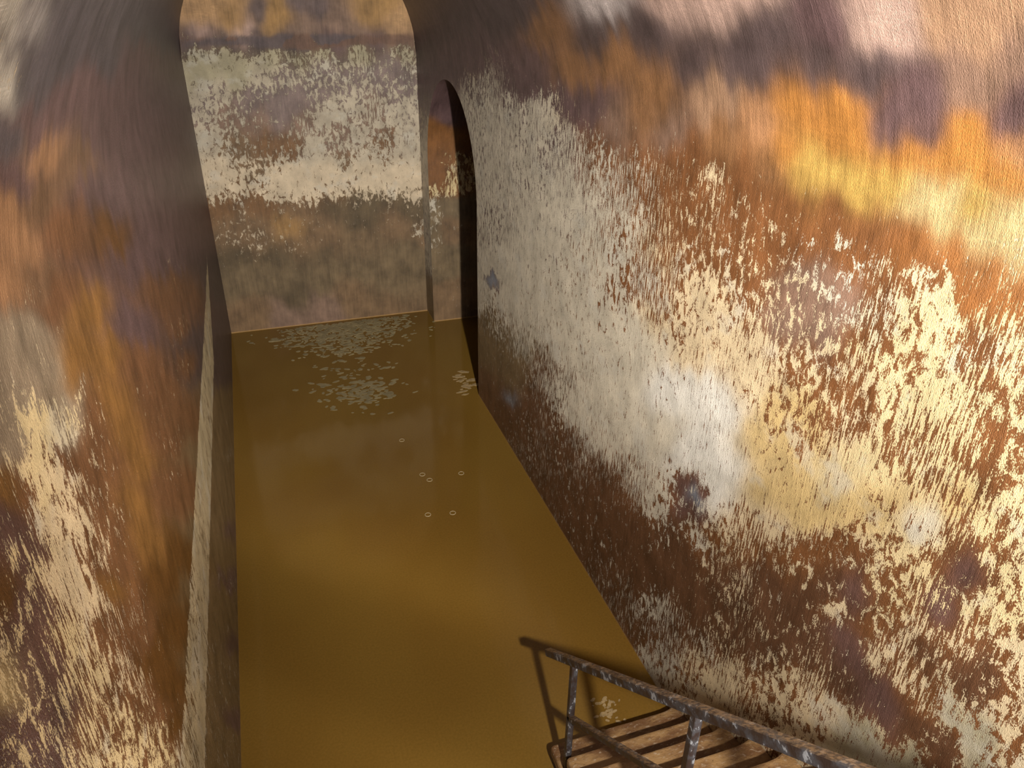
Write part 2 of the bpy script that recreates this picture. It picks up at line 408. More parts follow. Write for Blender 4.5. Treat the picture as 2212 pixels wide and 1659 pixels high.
STAINS_LEFT = '''
1.636,4.496,11.64,19.24,-1.847,-44.46,LG,0,CW
1.879,4.476,8.837,16.24,-1.805,-38.59,SG,0,CW
2.457,4.410,5.343,10.98,-1.837,-29.67,SL,0,CW
4.753,4.320,1.484,4.891,-0.7679,-15.63,SL,0,CW
8.159,4.260,0.5191,2.538,-0.3265,-9.286,SL,0,CW
1.835,4.333,10.17,11.12,-5.024,-39.9,LG,0.4,CW
2.063,4.174,8.359,5.082,-6.55,-35.21,SL,0,CW
2.503,4.302,5.477,7.979,-3.021,-29.47,SL,0,CW
3.669,4.203,2.637,4.185,-1.927,-20.48,SL,0,CW
5.396,3.990,1.274,0.7482,-1.429,-14.31,PU,0,CW
7.343,3.616,0.6393,-2.04,-1.28,-10.43,PU,0,CW
2.095,4.300,7.862,9.041,-4.363,-35.04,SL,0,CW
2.755,4.148,4.727,3.845,-3.928,-26.88,PU,0,CW
3.400,4.089,3.141,2.373,-2.942,-22.05,PU,0,CW
2.330,4.161,6.572,4.494,-5.299,-31.42,PU,0,CW
2.136,4.069,7.806,1.923,-7.599,-33.47,PU,0,CW
2.505,4.066,5.721,1.991,-5.603,-29.05,LO,0,CW
3.441,3.888,3.023,-1.056,-4.011,-21.31,PU,0,CW
3.101,3.903,3.703,-1.068,-4.797,-23.38,LB,0,CW
2.044,4.012,8.429,0.1648,-9.1,-34.25,LO,0,CW
2.388,3.961,6.186,-0.6651,-7.296,-29.61,LB,0,CW
2.147,3.901,7.432,-2.644,-9.654,-31.71,LO,0,CW
2.792,3.738,4.232,-4.555,-7.064,-24.3,LR,0,CW
3.858,3.602,2.145,-4.302,-4.384,-17.99,PU,0,CW
3.583,3.465,2.251,-4.515,-5.572,-18.32,DB,0,CW
4.954,3.335,1.152,-3.023,-3.372,-13.83,PU,0,CW
7.818,2.813,0.3677,-1.702,-1.948,-8.831,PU,0,CW
4.078,3.217,1.521,-3.651,-5.135,-15.59,PU,0,CW
5.230,3.026,0.8658,-2.677,-3.636,-12.46,PU,0,CW
7.654,2.319,0.2742,-1.628,-2.453,-8.406,PU,0,CW
5.560,2.695,1.164,-4.387,-6.987,-20.81,PU,0.2,CW
5.335,2.604,1.173,-4.496,-7.757,-21.06,LR,0.2,CW
4.784,2.745,0.8411,-2.774,-4.788,-12.55,LR,0,CW
2.017,3.836,8.112,-4.761,-11.66,-32.42,LO,0,CW
2.282,3.755,6.188,-5.678,-10.07,-28.51,LB,0.2,CW
2.476,3.626,4.897,-7.429,-9.659,-25.31,LR,0,CW
2.814,3.427,3.373,-5.907,-8.782,-21.49,OC,0,CW
2.080,3.674,6.935,-8.302,-12.72,-29.25,GT,0.2,CW
1.891,3.709,8.422,-8.599,-14.68,-31.77,GT,0.1,CW
2.146,3.548,5.927,-8.551,-13.1,-26.89,GT,0.2,CW
2.445,3.419,4.275,-6.931,-11.25,-23.45,OC,0,CW
2.866,3.217,2.803,-5.378,-9.469,-19.74,OC,0,CW
3.648,3.038,1.638,-3.93,-6.789,-16.07,PU,0,CW
3.510,2.884,1.566,-3.925,-7.689,-15.79,LR,0,CW
5.158,2.400,1.068,-4.474,-8.762,-20.74,LR,0.26,CW
6.438,2.115,0.3139,-1.864,-3.517,-9.217,LR,0,CW
5.103,2.144,0.881,-4.31,-9.55,-19.91,LR,0.2,CW
3.819,2.570,1.077,-3.33,-7.381,-13.87,LR,0.1,CW
1.783,3.617,8.649,-11.11,-17.3,-31.15,GT,0.3,CW
1.723,3.552,8.655,-11.18,-19,-30.65,GT,0.3,CW
1.914,3.510,6.986,-9.637,-16.27,-28.28,GT,0.75,CY
2.017,3.414,5.896,-8.645,-15.6,-26.21,GT,0.93,CY
2.213,3.378,4.904,-7.646,-13.6,-24.48,GT,0.55,CY
1.876,3.402,6.578,-9.345,-17.69,-27.07,LR,0.9,CY
2.152,3.238,4.58,-7.425,-15.09,-23.39,LR,0.1,CW
2.469,3.200,3.549,-6.293,-12.23,-21.41,LR,0.3,CW
2.428,3.115,3.413,-6.204,-12.97,-20.92,LR,0.3,CW
2.779,3.064,2.633,-5.281,-10.6,-19.09,OC,0,CW
2.933,2.825,2.006,-4.623,-10.49,-17.16,OC,0,CW
2.164,3.111,4.089,-6.997,-15.6,-22.11,LR,0.3,CW
1.995,3.262,5.28,-8.155,-16.89,-24.55,LR,0.95,CW
1.822,3.323,6.433,-9.282,-19.1,-26.4,LR,0.78,CY
1.713,3.402,7.622,-10.37,-20.49,-28.31,LR,0.3,CW
1.607,3.479,9.076,-11.66,-22.04,-30.46,OC,0.1,CY
1.573,3.403,8.743,-11.44,-23.49,-29.43,PD,0.2,CY
1.830,3.244,5.959,-8.884,-19.49,-25.33,LR,0.93,CW
2.014,3.102,4.538,-7.513,-17.51,-22.75,LR,0.7,CW
2.108,2.939,3.682,-6.693,-17.02,-20.83,LR,0.5,CW
2.360,2.855,2.888,-5.792,-14.62,-19.23,LR,0.3,CW
2.338,2.709,2.587,-5.539,-15.31,-18.29,LR,0.18,CW
1.677,3.262,6.937,-9.855,-22.2,-26.52,PD,0.35,CY
1.562,3.291,7.95,-10.82,-24.57,-27.7,PD,0.55,CY
1.765,3.157,5.831,-8.846,-21.11,-24.64,LR,0.88,CW
1.791,3.038,5.128,-8.231,-21.25,-23.14,LR,0.88,CW
1.928,2.894,4.044,-7.169,-19.63,-21.13,LR,0.78,CW
2.105,2.789,4.213,-8.201,-22.88,-25.5,OC,0.05,CW
2.289,2.581,2.386,-5.393,-16.16,-17.6,LR,0.25,CW
2.281,2.431,2.092,-5.129,-16.6,-16.7,LR,0.22,CW
1.439,3.348,9.525,-12.23,-27.42,-29.52,DB,0.2,CY
1.321,3.257,9.867,-12.67,-31.78,-28.64,YO,0.6,CY
1.486,3.235,8.124,-11.05,-26.84,-27.31,PD,0.45,CY
1.564,3.144,6.905,-9.963,-25.39,-25.54,PD,0.42,CY
1.529,3.042,6.472,-9.649,-26.72,-24.34,PD,0.38,CY
1.388,3.196,8.646,-11.6,-29.91,-27.25,PD,0.35,CY
1.693,2.932,5.045,-8.264,-23.52,-22.38,LR,0.75,CY
1.742,2.790,4.247,-7.528,-23.06,-20.78,LR,0.66,CY
1.932,2.701,3.385,-6.589,-20.2,-19.44,LR,0.35,CW
1.963,2.565,2.919,-6.145,-20.11,-18.32,LR,0.5,CW
2.026,2.362,2.304,-5.529,-19.68,-16.8,LR,0.55,CW
1.322,3.115,8.53,-11.6,-32.43,-26.24,PD,0.5,CY
1.219,3.132,9.715,-12.71,-36.2,-26.92,PD,0.5,CY
1.330,2.982,7.395,-10.67,-32.61,-24.25,PD,0.5,CY
1.506,2.904,5.784,-9.103,-27.77,-22.72,PD,0.45,CY
1.611,2.740,4.508,-7.896,-25.81,-20.66,LR,0.5,CY
1.735,2.544,3.376,-6.771,-23.78,-18.64,LR,0.6,CY
1.860,2.293,2.404,-5.768,-22.12,-16.62,LR,0.62,CY
2.059,2.080,1.689,-4.923,-19.68,-15.11,LR,0.58,CY
2.120,2.179,1.806,-4.985,-18.83,-15.57,LR,0.4,CY
2.401,1.978,1.238,-4.229,-16.24,-14.17,DB,0,CW
2.364,2.226,1.637,-4.639,-16.2,-15.42,DB,0.05,CW
2.760,2.227,1.319,-4.077,-13.03,-14.69,DB,0,CW
2.778,1.937,0.9722,-3.727,-13.39,-13.47,DB,0,CW
2.314,1.862,2.115,-7.785,-31.92,-25.56,DB,0.1,CW
2.700,2.643,1.971,-4.73,-12.5,-16.85,OC,0,CW
2.682,2.469,1.715,-4.502,-13.07,-15.99,OC,0,CW
2.906,2.729,1.888,-4.53,-10.94,-16.74,OC,0,CW
2.604,2.906,2.584,-5.349,-12.39,-18.71,LR,0.15,CW
3.399,2.540,1.267,-3.693,-8.963,-14.65,LR,0.1,CW
3.833,2.274,1.366,-5.027,-12.82,-20.96,LR,0.28,CW
3.672,2.108,1.434,-5.738,-16.18,-23.52,LR,0.22,CW
3.313,2.245,1.024,-3.498,-9.933,-13.73,LR,0.05,CW
4.625,1.969,0.4721,-2.451,-6.261,-10.96,LR,0,CW
3.878,1.934,0.599,-2.833,-8.272,-11.87,LR,0,CW
3.329,1.880,0.7077,-3.174,-10.45,-12.48,DB,0,CW
7.922,0.904,0.02739,-1.324,-3.206,-6.893,DP,0,CW
9.416,1.101,0.04123,-1.17,-2.325,-6.315,DP,0,CW
6.581,0.851,0.02708,-1.527,-4.339,-7.596,OL,0,CW
5.603,0.966,0.06203,-1.76,-5.469,-8.369,OL,0,CW
4.627,1.008,0.09568,-2.048,-7.221,-9.158,OL,0,CW
3.916,1.008,0.1211,-2.311,-9.133,-9.721,OL,0.05,CG
3.558,0.894,0.08501,-2.412,-10.48,-9.76,OL,0.18,CG
3.006,0.846,0.07838,-2.662,-13.02,-9.995,OL,0.2,CG
7.139,0.533,-0.08211,-4.47,-12.97,-22.7,OL,0.4,CG
6.621,0.409,-0.1577,-4.657,-14.77,-23.2,OL,0.4,CG
5.361,0.429,-0.161,-4.352,-16.1,-20.42,PU,0.15,CG
4.613,0.538,-0.1206,-4.916,-19.71,-21.96,PU,0.25,CG
4.143,0.358,-0.2863,-5.111,-23.08,-21.96,PU,0.1,CG
3.564,0.301,-0.4004,-5.547,-28.05,-22.46,PU,0.1,CG
10.576,1.842,0.1034,-1.135,-1.599,-6.258,PU,0.05,CG
'''
STAINS_FAR = '''
-0.419,4.044,8.175,-1.456,-0.01071,-8.493,TA,0,CW
-0.223,4.142,8.118,-1.376,0.01649,-8.529,TA,0,CW
0.013,3.993,7.926,-1.244,-0.02391,-8.331,OT,0,CW
0.353,4.143,13.41,-1.9,0.02775,-14.35,DV,0,CV
0.554,4.043,7.679,-1.008,-0.01038,-8.231,OT,0,CW
0.790,4.184,13.07,-1.579,0.04551,-14.21,DV,0,CV
1.064,4.170,12.84,-1.379,0.03836,-14.07,DV,0,CV
1.270,3.990,7.321,-0.7068,-0.02298,-8.006,FP,0,CW
1.678,4.041,7.16,-0.5526,-0.01002,-7.948,OT,0,CW
2.031,4.041,7.008,-0.4218,-0.009914,-7.863,TA,0,CW
1.863,4.187,7.134,-0.4903,0.02568,-8.021,OT,0,CW
-0.370,3.885,8.072,-1.408,-0.05371,-8.337,PK,0,CW
0.103,3.892,7.834,-1.19,-0.05026,-8.219,PK,0,CW
0.808,3.878,7.488,-0.8844,-0.05172,-8.028,FP,0,CW
1.548,3.873,7.153,-0.592,-0.05054,-7.845,FP,0,CW
2.079,3.853,6.92,-0.3966,-0.05343,-7.707,TA,0,CW
-0.535,3.821,7.804,-1.419,-0.0685,-7.991,DP,0.3,CV
-0.380,3.825,7.727,-1.348,-0.06689,-7.955,PU,0,CV
-0.017,3.802,7.54,-1.183,-0.07112,-7.845,DP,0.1,CV
0.299,3.763,7.374,-1.045,-0.07908,-7.736,DP,0.1,CV
0.736,3.742,7.167,-0.8655,-0.08164,-7.617,DP,0,CV
1.192,3.769,6.979,-0.6928,-0.07327,-7.534,PU,0,CV
1.658,3.786,6.79,-0.524,-0.06747,-7.442,PU,0,CV
2.074,3.761,6.614,-0.3791,-0.07131,-7.333,PU,0.3,CV
-0.408,3.668,7.99,-1.394,-0.1105,-8.157,FO,0.9,CO
-0.043,3.637,7.793,-1.223,-0.1156,-8.039,FO,0.9,CO
0.390,3.631,7.581,-1.035,-0.114,-7.928,FO,0.85,CO
0.719,3.600,7.416,-0.8955,-0.1191,-7.824,FO,0.7,CO
1.066,3.664,7.285,-0.7627,-0.1017,-7.794,FO,0.85,CO
1.530,3.658,7.08,-0.586,-0.1002,-7.683,FO,0.85,CO
2.068,3.662,6.858,-0.3931,-0.09617,-7.566,FO,0.85,CO
-0.395,3.435,7.876,-1.354,-0.1683,-7.956,FO,0.97,CO
0.032,3.426,7.664,-1.164,-0.166,-7.847,FO,0.92,CO
0.239,3.341,7.53,-1.067,-0.1835,-7.731,PV,0.8,CV
0.584,3.415,7.402,-0.933,-0.1631,-7.709,PV,0.6,CV
1.045,3.460,7.215,-0.7554,-0.1486,-7.64,PV,0.55,CV
1.385,3.342,7.026,-0.6204,-0.1711,-7.478,PV,0.5,CV
1.937,3.498,6.854,-0.4321,-0.1327,-7.474,PV,0.35,CV
1.742,3.306,6.866,-0.4913,-0.1751,-7.376,PV,0.6,CV
-0.378,3.223,7.773,-1.317,-0.2185,-7.779,PV,0.75,CV
0.153,3.126,7.481,-1.079,-0.233,-7.583,PV,0.4,CV
0.546,3.114,7.3,-0.92,-0.2301,-7.488,PV,0.15,CV
1.016,3.184,7.123,-0.7458,-0.2089,-7.44,PV,0.5,CV
1.139,3.236,7.09,-0.7039,-0.1963,-7.452,PV,0.6,CV
1.422,3.087,6.919,-0.5918,-0.2238,-7.286,PV,0.8,CV
1.808,3.389,6.868,-0.472,-0.157,-7.421,PV,0.4,CV
2.008,3.156,11.5,-0.6757,-0.3474,-12.37,PV,0.45,CV
2.026,2.922,6.626,-0.3798,-0.248,-7.054,PV,0.8,CV
-0.270,2.892,7.579,-1.228,-0.2906,-7.497,FP,0.55,CV
-0.459,3.064,7.742,-1.331,-0.256,-7.671,PV,0.7,CV
0.169,2.847,7.361,-1.043,-0.2924,-7.37,FP,0.35,CV
0.407,2.922,7.286,-0.9565,-0.2726,-7.376,PV,0.3,CV
0.681,2.798,7.121,-0.841,-0.2934,-7.231,FP,0.5,CV
1.105,2.897,6.98,-0.693,-0.2667,-7.216,FP,0.95,CV
1.597,2.995,6.817,-0.5261,-0.2399,-7.186,FP,0.6,CV
1.581,2.791,6.753,-0.5212,-0.2797,-7.05,FP,0.7,CV
-0.471,2.676,7.581,-1.285,-0.34,-7.377,FP,0.85,CV
-0.100,2.556,7.364,-1.119,-0.3567,-7.214,FB,0.4,CV
0.186,2.559,7.241,-1.007,-0.35,-7.16,FR,0.25,CV
0.532,2.542,7.088,-0.8747,-0.3461,-7.081,FR,0.35,CV
-0.279,2.496,7.419,-1.183,-0.3725,-7.206,FB,0.6,CV
0.824,2.498,6.952,-0.7654,-0.3485,-6.996,FP,0.9,CV
1.211,2.747,10.33,-0.9687,-0.4414,-10.64,FP,0.45,CV
1.076,2.605,6.889,-0.6839,-0.3236,-7.021,FP,0.6,CV
1.441,2.588,6.739,-0.5577,-0.3199,-6.942,FP,0.75,CV
1.174,2.360,11.6,-1.088,-0.6284,-11.73,FB,0.5,CV
1.752,2.574,6.616,-0.4547,-0.3169,-6.876,FR,0.5,CV
1.551,2.401,6.636,-0.5121,-0.3515,-6.801,FR,0.75,CV
2.034,2.500,6.489,-0.3626,-0.325,-6.779,FP,0.85,CV
-0.372,2.267,7.369,-1.194,-0.4189,-7.063,FR,0.95,CK
0.038,2.332,7.217,-1.041,-0.3968,-7.031,FB,0.62,CK
0.422,2.129,6.983,-0.8801,-0.4246,-6.825,FR,1,CK
0.912,2.191,6.81,-0.713,-0.4021,-6.779,FR,1,CK
1.527,2.092,6.546,-0.5051,-0.405,-6.612,FR,0.98,CK
1.973,2.000,6.358,-0.3644,-0.4098,-6.485,FR,0.97,CK
-0.241,2.008,7.211,-1.114,-0.4633,-6.863,FR,0.75,CK
0.164,1.980,7.033,-0.9599,-0.4573,-6.774,FR,0.78,CK
-0.481,1.945,7.289,-1.199,-0.4811,-6.864,FR,0.85,CK
0.511,1.876,6.858,-0.8282,-0.4659,-6.648,FR,0.93,CK
1.003,1.873,6.669,-0.662,-0.4536,-6.565,FR,0.93,CK
1.509,1.851,6.477,-0.4999,-0.4445,-6.471,FO,0.8,CK
2.028,1.802,6.281,-0.3419,-0.4395,-6.361,FO,0.85,CK
-0.447,1.802,7.22,-1.17,-0.5052,-6.764,FR,0.08,CK
0.018,1.780,7.02,-0.9944,-0.4956,-6.671,FR,0.05,CK
0.490,1.707,6.808,-0.8221,-0.4943,-6.547,FB,0.15,CK
0.987,1.708,6.621,-0.6573,-0.4805,-6.468,FD,0.05,CK
1.495,1.670,6.426,-0.4959,-0.473,-6.367,FD,0.1,CK
2.019,1.631,6.234,-0.3394,-0.4655,-6.266,FD,0.1,CK
-0.226,1.648,24.24,-3.67,-1.799,-22.72,FB,0.75,CK
-0.368,1.565,7.098,-1.114,-0.5428,-6.599,FB,0.25,CK
-0.021,1.505,6.937,-0.9827,-0.5418,-6.506,FB,0.25,CK
-0.044,1.345,6.89,-0.976,-0.5675,-6.413,FB,0.5,CK
-0.344,1.340,7.006,-1.082,-0.5781,-6.456,FB,0.4,CK
0.339,1.475,6.787,-0.8554,-0.5355,-6.431,OT,0.2,CK
0.315,1.281,6.731,-0.8484,-0.5659,-6.32,FB,0.3,CK
0.833,1.433,6.59,-0.6899,-0.5272,-6.331,FB,0.18,CK
1.348,1.457,6.413,-0.5307,-0.509,-6.268,FD,0.15,CK
1.806,1.420,6.245,-0.3937,-0.5019,-6.18,FB,0.2,CK
2.158,1.323,14.64,-0.6997,-1.215,-14.59,FB,0.65,CV
2.231,1.109,14.45,-0.6399,-1.28,-14.29,FB,0.4,CV
0.812,1.236,6.534,-0.6841,-0.5571,-6.221,FB,0.15,CK
1.326,1.190,6.341,-0.5247,-0.5482,-6.123,FB,0.1,CK
0.169,1.108,6.728,-0.8833,-0.5961,-6.243,FD,0.12,CK
-0.379,1.115,6.94,-1.072,-0.6137,-6.327,FD,0.12,CK
0.795,1.069,9.733,-1.019,-0.8722,-9.196,FD,0.08,CK
1.323,1.156,6.332,-0.524,-0.553,-6.105,FO,0,CW
1.976,0.851,6.031,-0.3283,-0.5744,-5.857,FO,0,CW
-0.365,0.813,6.829,-1.037,-0.657,-6.151,FO,0,CW
0.123,0.761,6.631,-0.8705,-0.6467,-6.054,FO,0,CW
0.755,0.693,6.387,-0.6687,-0.6338,-5.934,FO,0,CW
1.292,0.778,6.232,-0.5157,-0.6051,-5.908,FO,0,CW
0.339,0.457,6.459,-0.7799,-0.6789,-5.864,FD,0,CW
1.122,0.366,6.17,-0.5449,-0.6624,-5.721,FB,0,CW
1.744,0.442,5.994,-0.3779,-0.6324,-5.683,FO,0,CW
-0.273,0.174,6.585,-0.9497,-0.7376,-5.794,FB,0,CW
0.700,0.161,6.249,-0.6543,-0.702,-5.67,FP,0,CW
1.728,0.184,5.932,-0.3739,-0.663,-5.562,FB,0,CW
0.168,0.118,6.414,-0.8084,-0.7272,-5.712,FP,0,CW
'''
STAINS_JAMB = '''
2.434,3.114,13.52,-0.4597,-0.4518,-14.71,PU,0,CW
2.489,2.912,16.01,-0.4969,-0.6385,-17.28,PU,0,CV
2.390,2.741,13.31,-0.4721,-0.6022,-14.2,JO,0,CW
2.444,2.500,13.11,-0.4264,-0.6903,-13.86,JO,0.1,CY
2.345,2.385,13.11,-0.4845,-0.7363,-13.74,JO,0,CW
2.504,2.346,15.56,-0.4599,-0.8922,-16.36,JO,0.3,CY
2.565,2.250,15.44,-0.4102,-0.9291,-16.19,JO,0.55,CY
2.368,2.138,12.94,-0.4591,-0.8218,-13.42,JO,0.05,CY
2.581,2.094,15.31,-0.3931,-0.9922,-15.95,JO,0.6,CY
2.427,1.978,15.36,-0.4995,-1.047,-15.84,JO,0.3,CY
2.328,1.921,15.4,-0.5692,-1.076,-15.79,JO,0.6,CY
2.524,1.940,15.25,-0.4279,-1.057,-15.74,JO,0.7,CY
2.656,1.931,15.13,-0.3341,-1.052,-15.68,JO,0.6,CY
2.290,1.764,15.32,-0.5887,-1.139,-15.58,FO,0.6,CV
2.486,1.750,15.15,-0.4476,-1.132,-15.49,FO,0.15,CV
2.652,1.738,12.5,-0.276,-0.9384,-12.84,FO,0.05,CV
2.280,1.505,18.93,-0.7274,-1.545,-19.02,FO,0.5,CV
2.305,1.304,14.98,-0.5537,-1.306,-14.94,FO,0.4,CV
2.508,1.354,12.38,-0.3474,-1.062,-12.44,FB,0.12,CV
2.496,0.946,12.16,-0.3412,-1.177,-12,FO,0.04,CV
2.322,0.824,12.2,-0.433,-1.221,-11.92,FO,0.15,CV
2.621,0.362,14.12,-0.3119,-1.58,-13.65,FB,0.1,CV
2.411,0.386,11.91,-0.3697,-1.326,-11.45,FB,0,CW
'''

def chart(text):
    rows = [l.split(',') for l in text.strip().splitlines()]
    num = np.array([[float(q) for q in r[:6]] + [float(r[7])] for r in rows])
    film = np.array([FILM[r[6]] for r in rows])
    cream = np.array([CREAM[r[8]] for r in rows])
    return num, film, cream

def stain_fields(text, u, v, warp=0.05, teeth=0.0, soft=2.6):
    num, film, cream = chart(text)
    st = fbm(u * 9, v * 1.3, 3, 3)
    bl = fbm(u * 5, v * 5, 11, 3)
    bl2 = fbm(u * 5, v * 5, 29, 3)
    uu = u + warp * bl2
    vv = v + warp * (1.6 * st + bl) + teeth * fbm(u * 3.2, v * 0.3, 5, 3)
    n = len(u)
    F = np.zeros((n, 3)); Cc = np.zeros((n, 3)); cov = np.zeros(n)
    for i in range(0, n, 20000):
        a = uu[i:i + 20000, None] - num[None, :, 0]
        b = vv[i:i + 20000, None] - num[None, :, 1]
        p = num[None, :, 2] * a + num[None, :, 3] * b
        q = num[None, :, 4] * a + num[None, :, 5] * b
        e = -np.sqrt(p * p + q * q + 0.15) * soft
        e = e - e.max(axis=1, keepdims=True)
        w = np.exp(e)
        w /= w.sum(axis=1, keepdims=True)
        F[i:i + 20000] = w @ film
        Cc[i:i + 20000] = w @ cream
        cov[i:i + 20000] = w @ num[:, 6]
    return F, Cc, cov

def wall_mesh(name, grids, mat, text, warp=0.05, teeth=0.0, edit=None, flip=False, soft=2.6):
    """grids: list of (P, U, V) arrays of one strip each; builds one mesh with the stain attributes"""
    verts = []; faces = []; uv = []
    for P, U, V in grids:
        ny, nx = U.shape
        base = sum(len(x) for x in verts)
        verts.append(P.reshape(-1, 3)); uv.append(np.stack([U.ravel(), V.ravel()], 1))
        idx = base + np.arange(ny * nx).reshape(ny, nx)
        q = np.stack([idx[:-1, :-1], idx[:-1, 1:], idx[1:, 1:], idx[1:, :-1]], -1).reshape(-1, 4)
        if flip:
            q = q[:, ::-1]
        faces.append(q)
    verts = np.concatenate(verts); faces = np.concatenate(faces); uv = np.concatenate(uv)
    me = bpy.data.meshes.new(name)
    me.from_pydata(verts.tolist(), [], faces.tolist())
    F, Cc, cov = stain_fields(text, uv[:, 0], uv[:, 1], warp, teeth, soft)
    if edit:
        F, Cc, cov = edit(uv[:, 0], uv[:, 1], F, Cc, cov)
    for nm, arr in (('film', F), ('plaster', Cc)):
        at = me.attributes.new(nm, 'FLOAT_COLOR', 'POINT')
        at.data.foreach_set('color', np.concatenate([arr, np.ones((len(arr), 1))], 1).astype(np.float32).ravel())
    at = me.attributes.new('cover', 'FLOAT', 'POINT')
    at.data.foreach_set('value', cov.astype(np.float32))
    ul = me.uv_layers.new(name='wall')
    li = np.zeros(len(me.loops), np.int32); me.loops.foreach_get('vertex_index', li)
    ul.data.foreach_set('uv', uv[li].astype(np.float32).ravel())
    me.materials.append(mat)
    me.polygons.foreach_set('use_smooth', [True] * len(me.polygons))
    me.update()
    o = bpy.data.objects.new(name, me)
    COL.objects.link(o)
    return o

# ------------------------------------------------------------------ materials
class NT:
    def __init__(self, name):
        self.mat = bpy.data.materials.new(name)
        self.mat.use_nodes = True
        self.t = self.mat.node_tree
        self.b = self.t.nodes['Principled BSDF']
    def n(self, kind, **kw):
        o = self.t.nodes.new(kind)
        for k, v in kw.items():
            setattr(o, k, v)
        return o
    def put(self, sock, v):
        if isinstance(v, bpy.types.NodeSocket):
            self.t.links.new(v, sock)
        elif isinstance(v, (tuple, list)) and len(v) == 3 and sock.type == 'RGBA':
            sock.default_value = (*v, 1)
        else:
            sock.default_value = v
    def math(self, op, a, b=0.0, c=0.0, clamp=False):
        o = self.n('ShaderNodeMath', operation=op, use_clamp=clamp)
        self.put(o.inputs[0], a); self.put(o.inputs[1], b); self.put(o.inputs[2], c)
        return o.outputs[0]
    def noise(self, vec, scale, detail=3, rough=0.55, dist=0.0):
        mp = self.n('ShaderNodeMapping')
        self.put(mp.inputs['Vector'], vec)
        mp.inputs['Scale'].default_value = scale
        o = self.n('ShaderNodeTexNoise')
        o.inputs['Scale'].default_value = 1.0
        o.inputs['Detail'].default_value = detail
        o.inputs['Roughness'].default_value = rough
        o.inputs['Distortion'].default_value = dist
        self.put(o.inputs['Vector'], mp.outputs[0])
        return o.outputs[0]
    def ramp(self, v, a, b, smooth=True, lo=0.0, hi=1.0):
        o = self.n('ShaderNodeMapRange')
        if smooth:
            o.interpolation_type = 'SMOOTHSTEP'
        self.put(o.inputs[0], v)
        for i, q in enumerate((a, b, lo, hi)):
            self.put(o.inputs[1 + i], q)
        return o.outputs[0]
    def mix(self, f, a, b, mode='MIX'):
        o = self.n('ShaderNodeMix', data_type='RGBA', blend_type=mode)
        self.put(o.inputs[0], f); self.put(o.inputs[6], a); self.put(o.inputs[7], b)
        return o.outputs[2]
    def scale(self, col, f):
        o = self.n('ShaderNodeVectorMath', operation='SCALE')
        self.put(o.inputs[0], col); self.put(o.inputs[3], f)
        return o.outputs[0]
    def bump(self, h, strength, dist):
        o = self.n('ShaderNodeBump')
        o.inputs['Strength'].default_value = strength
        o.inputs['Distance'].default_value = dist
        self.put(o.inputs['Height'], h)
        self.put(self.b.inputs['Normal'], o.outputs[0])

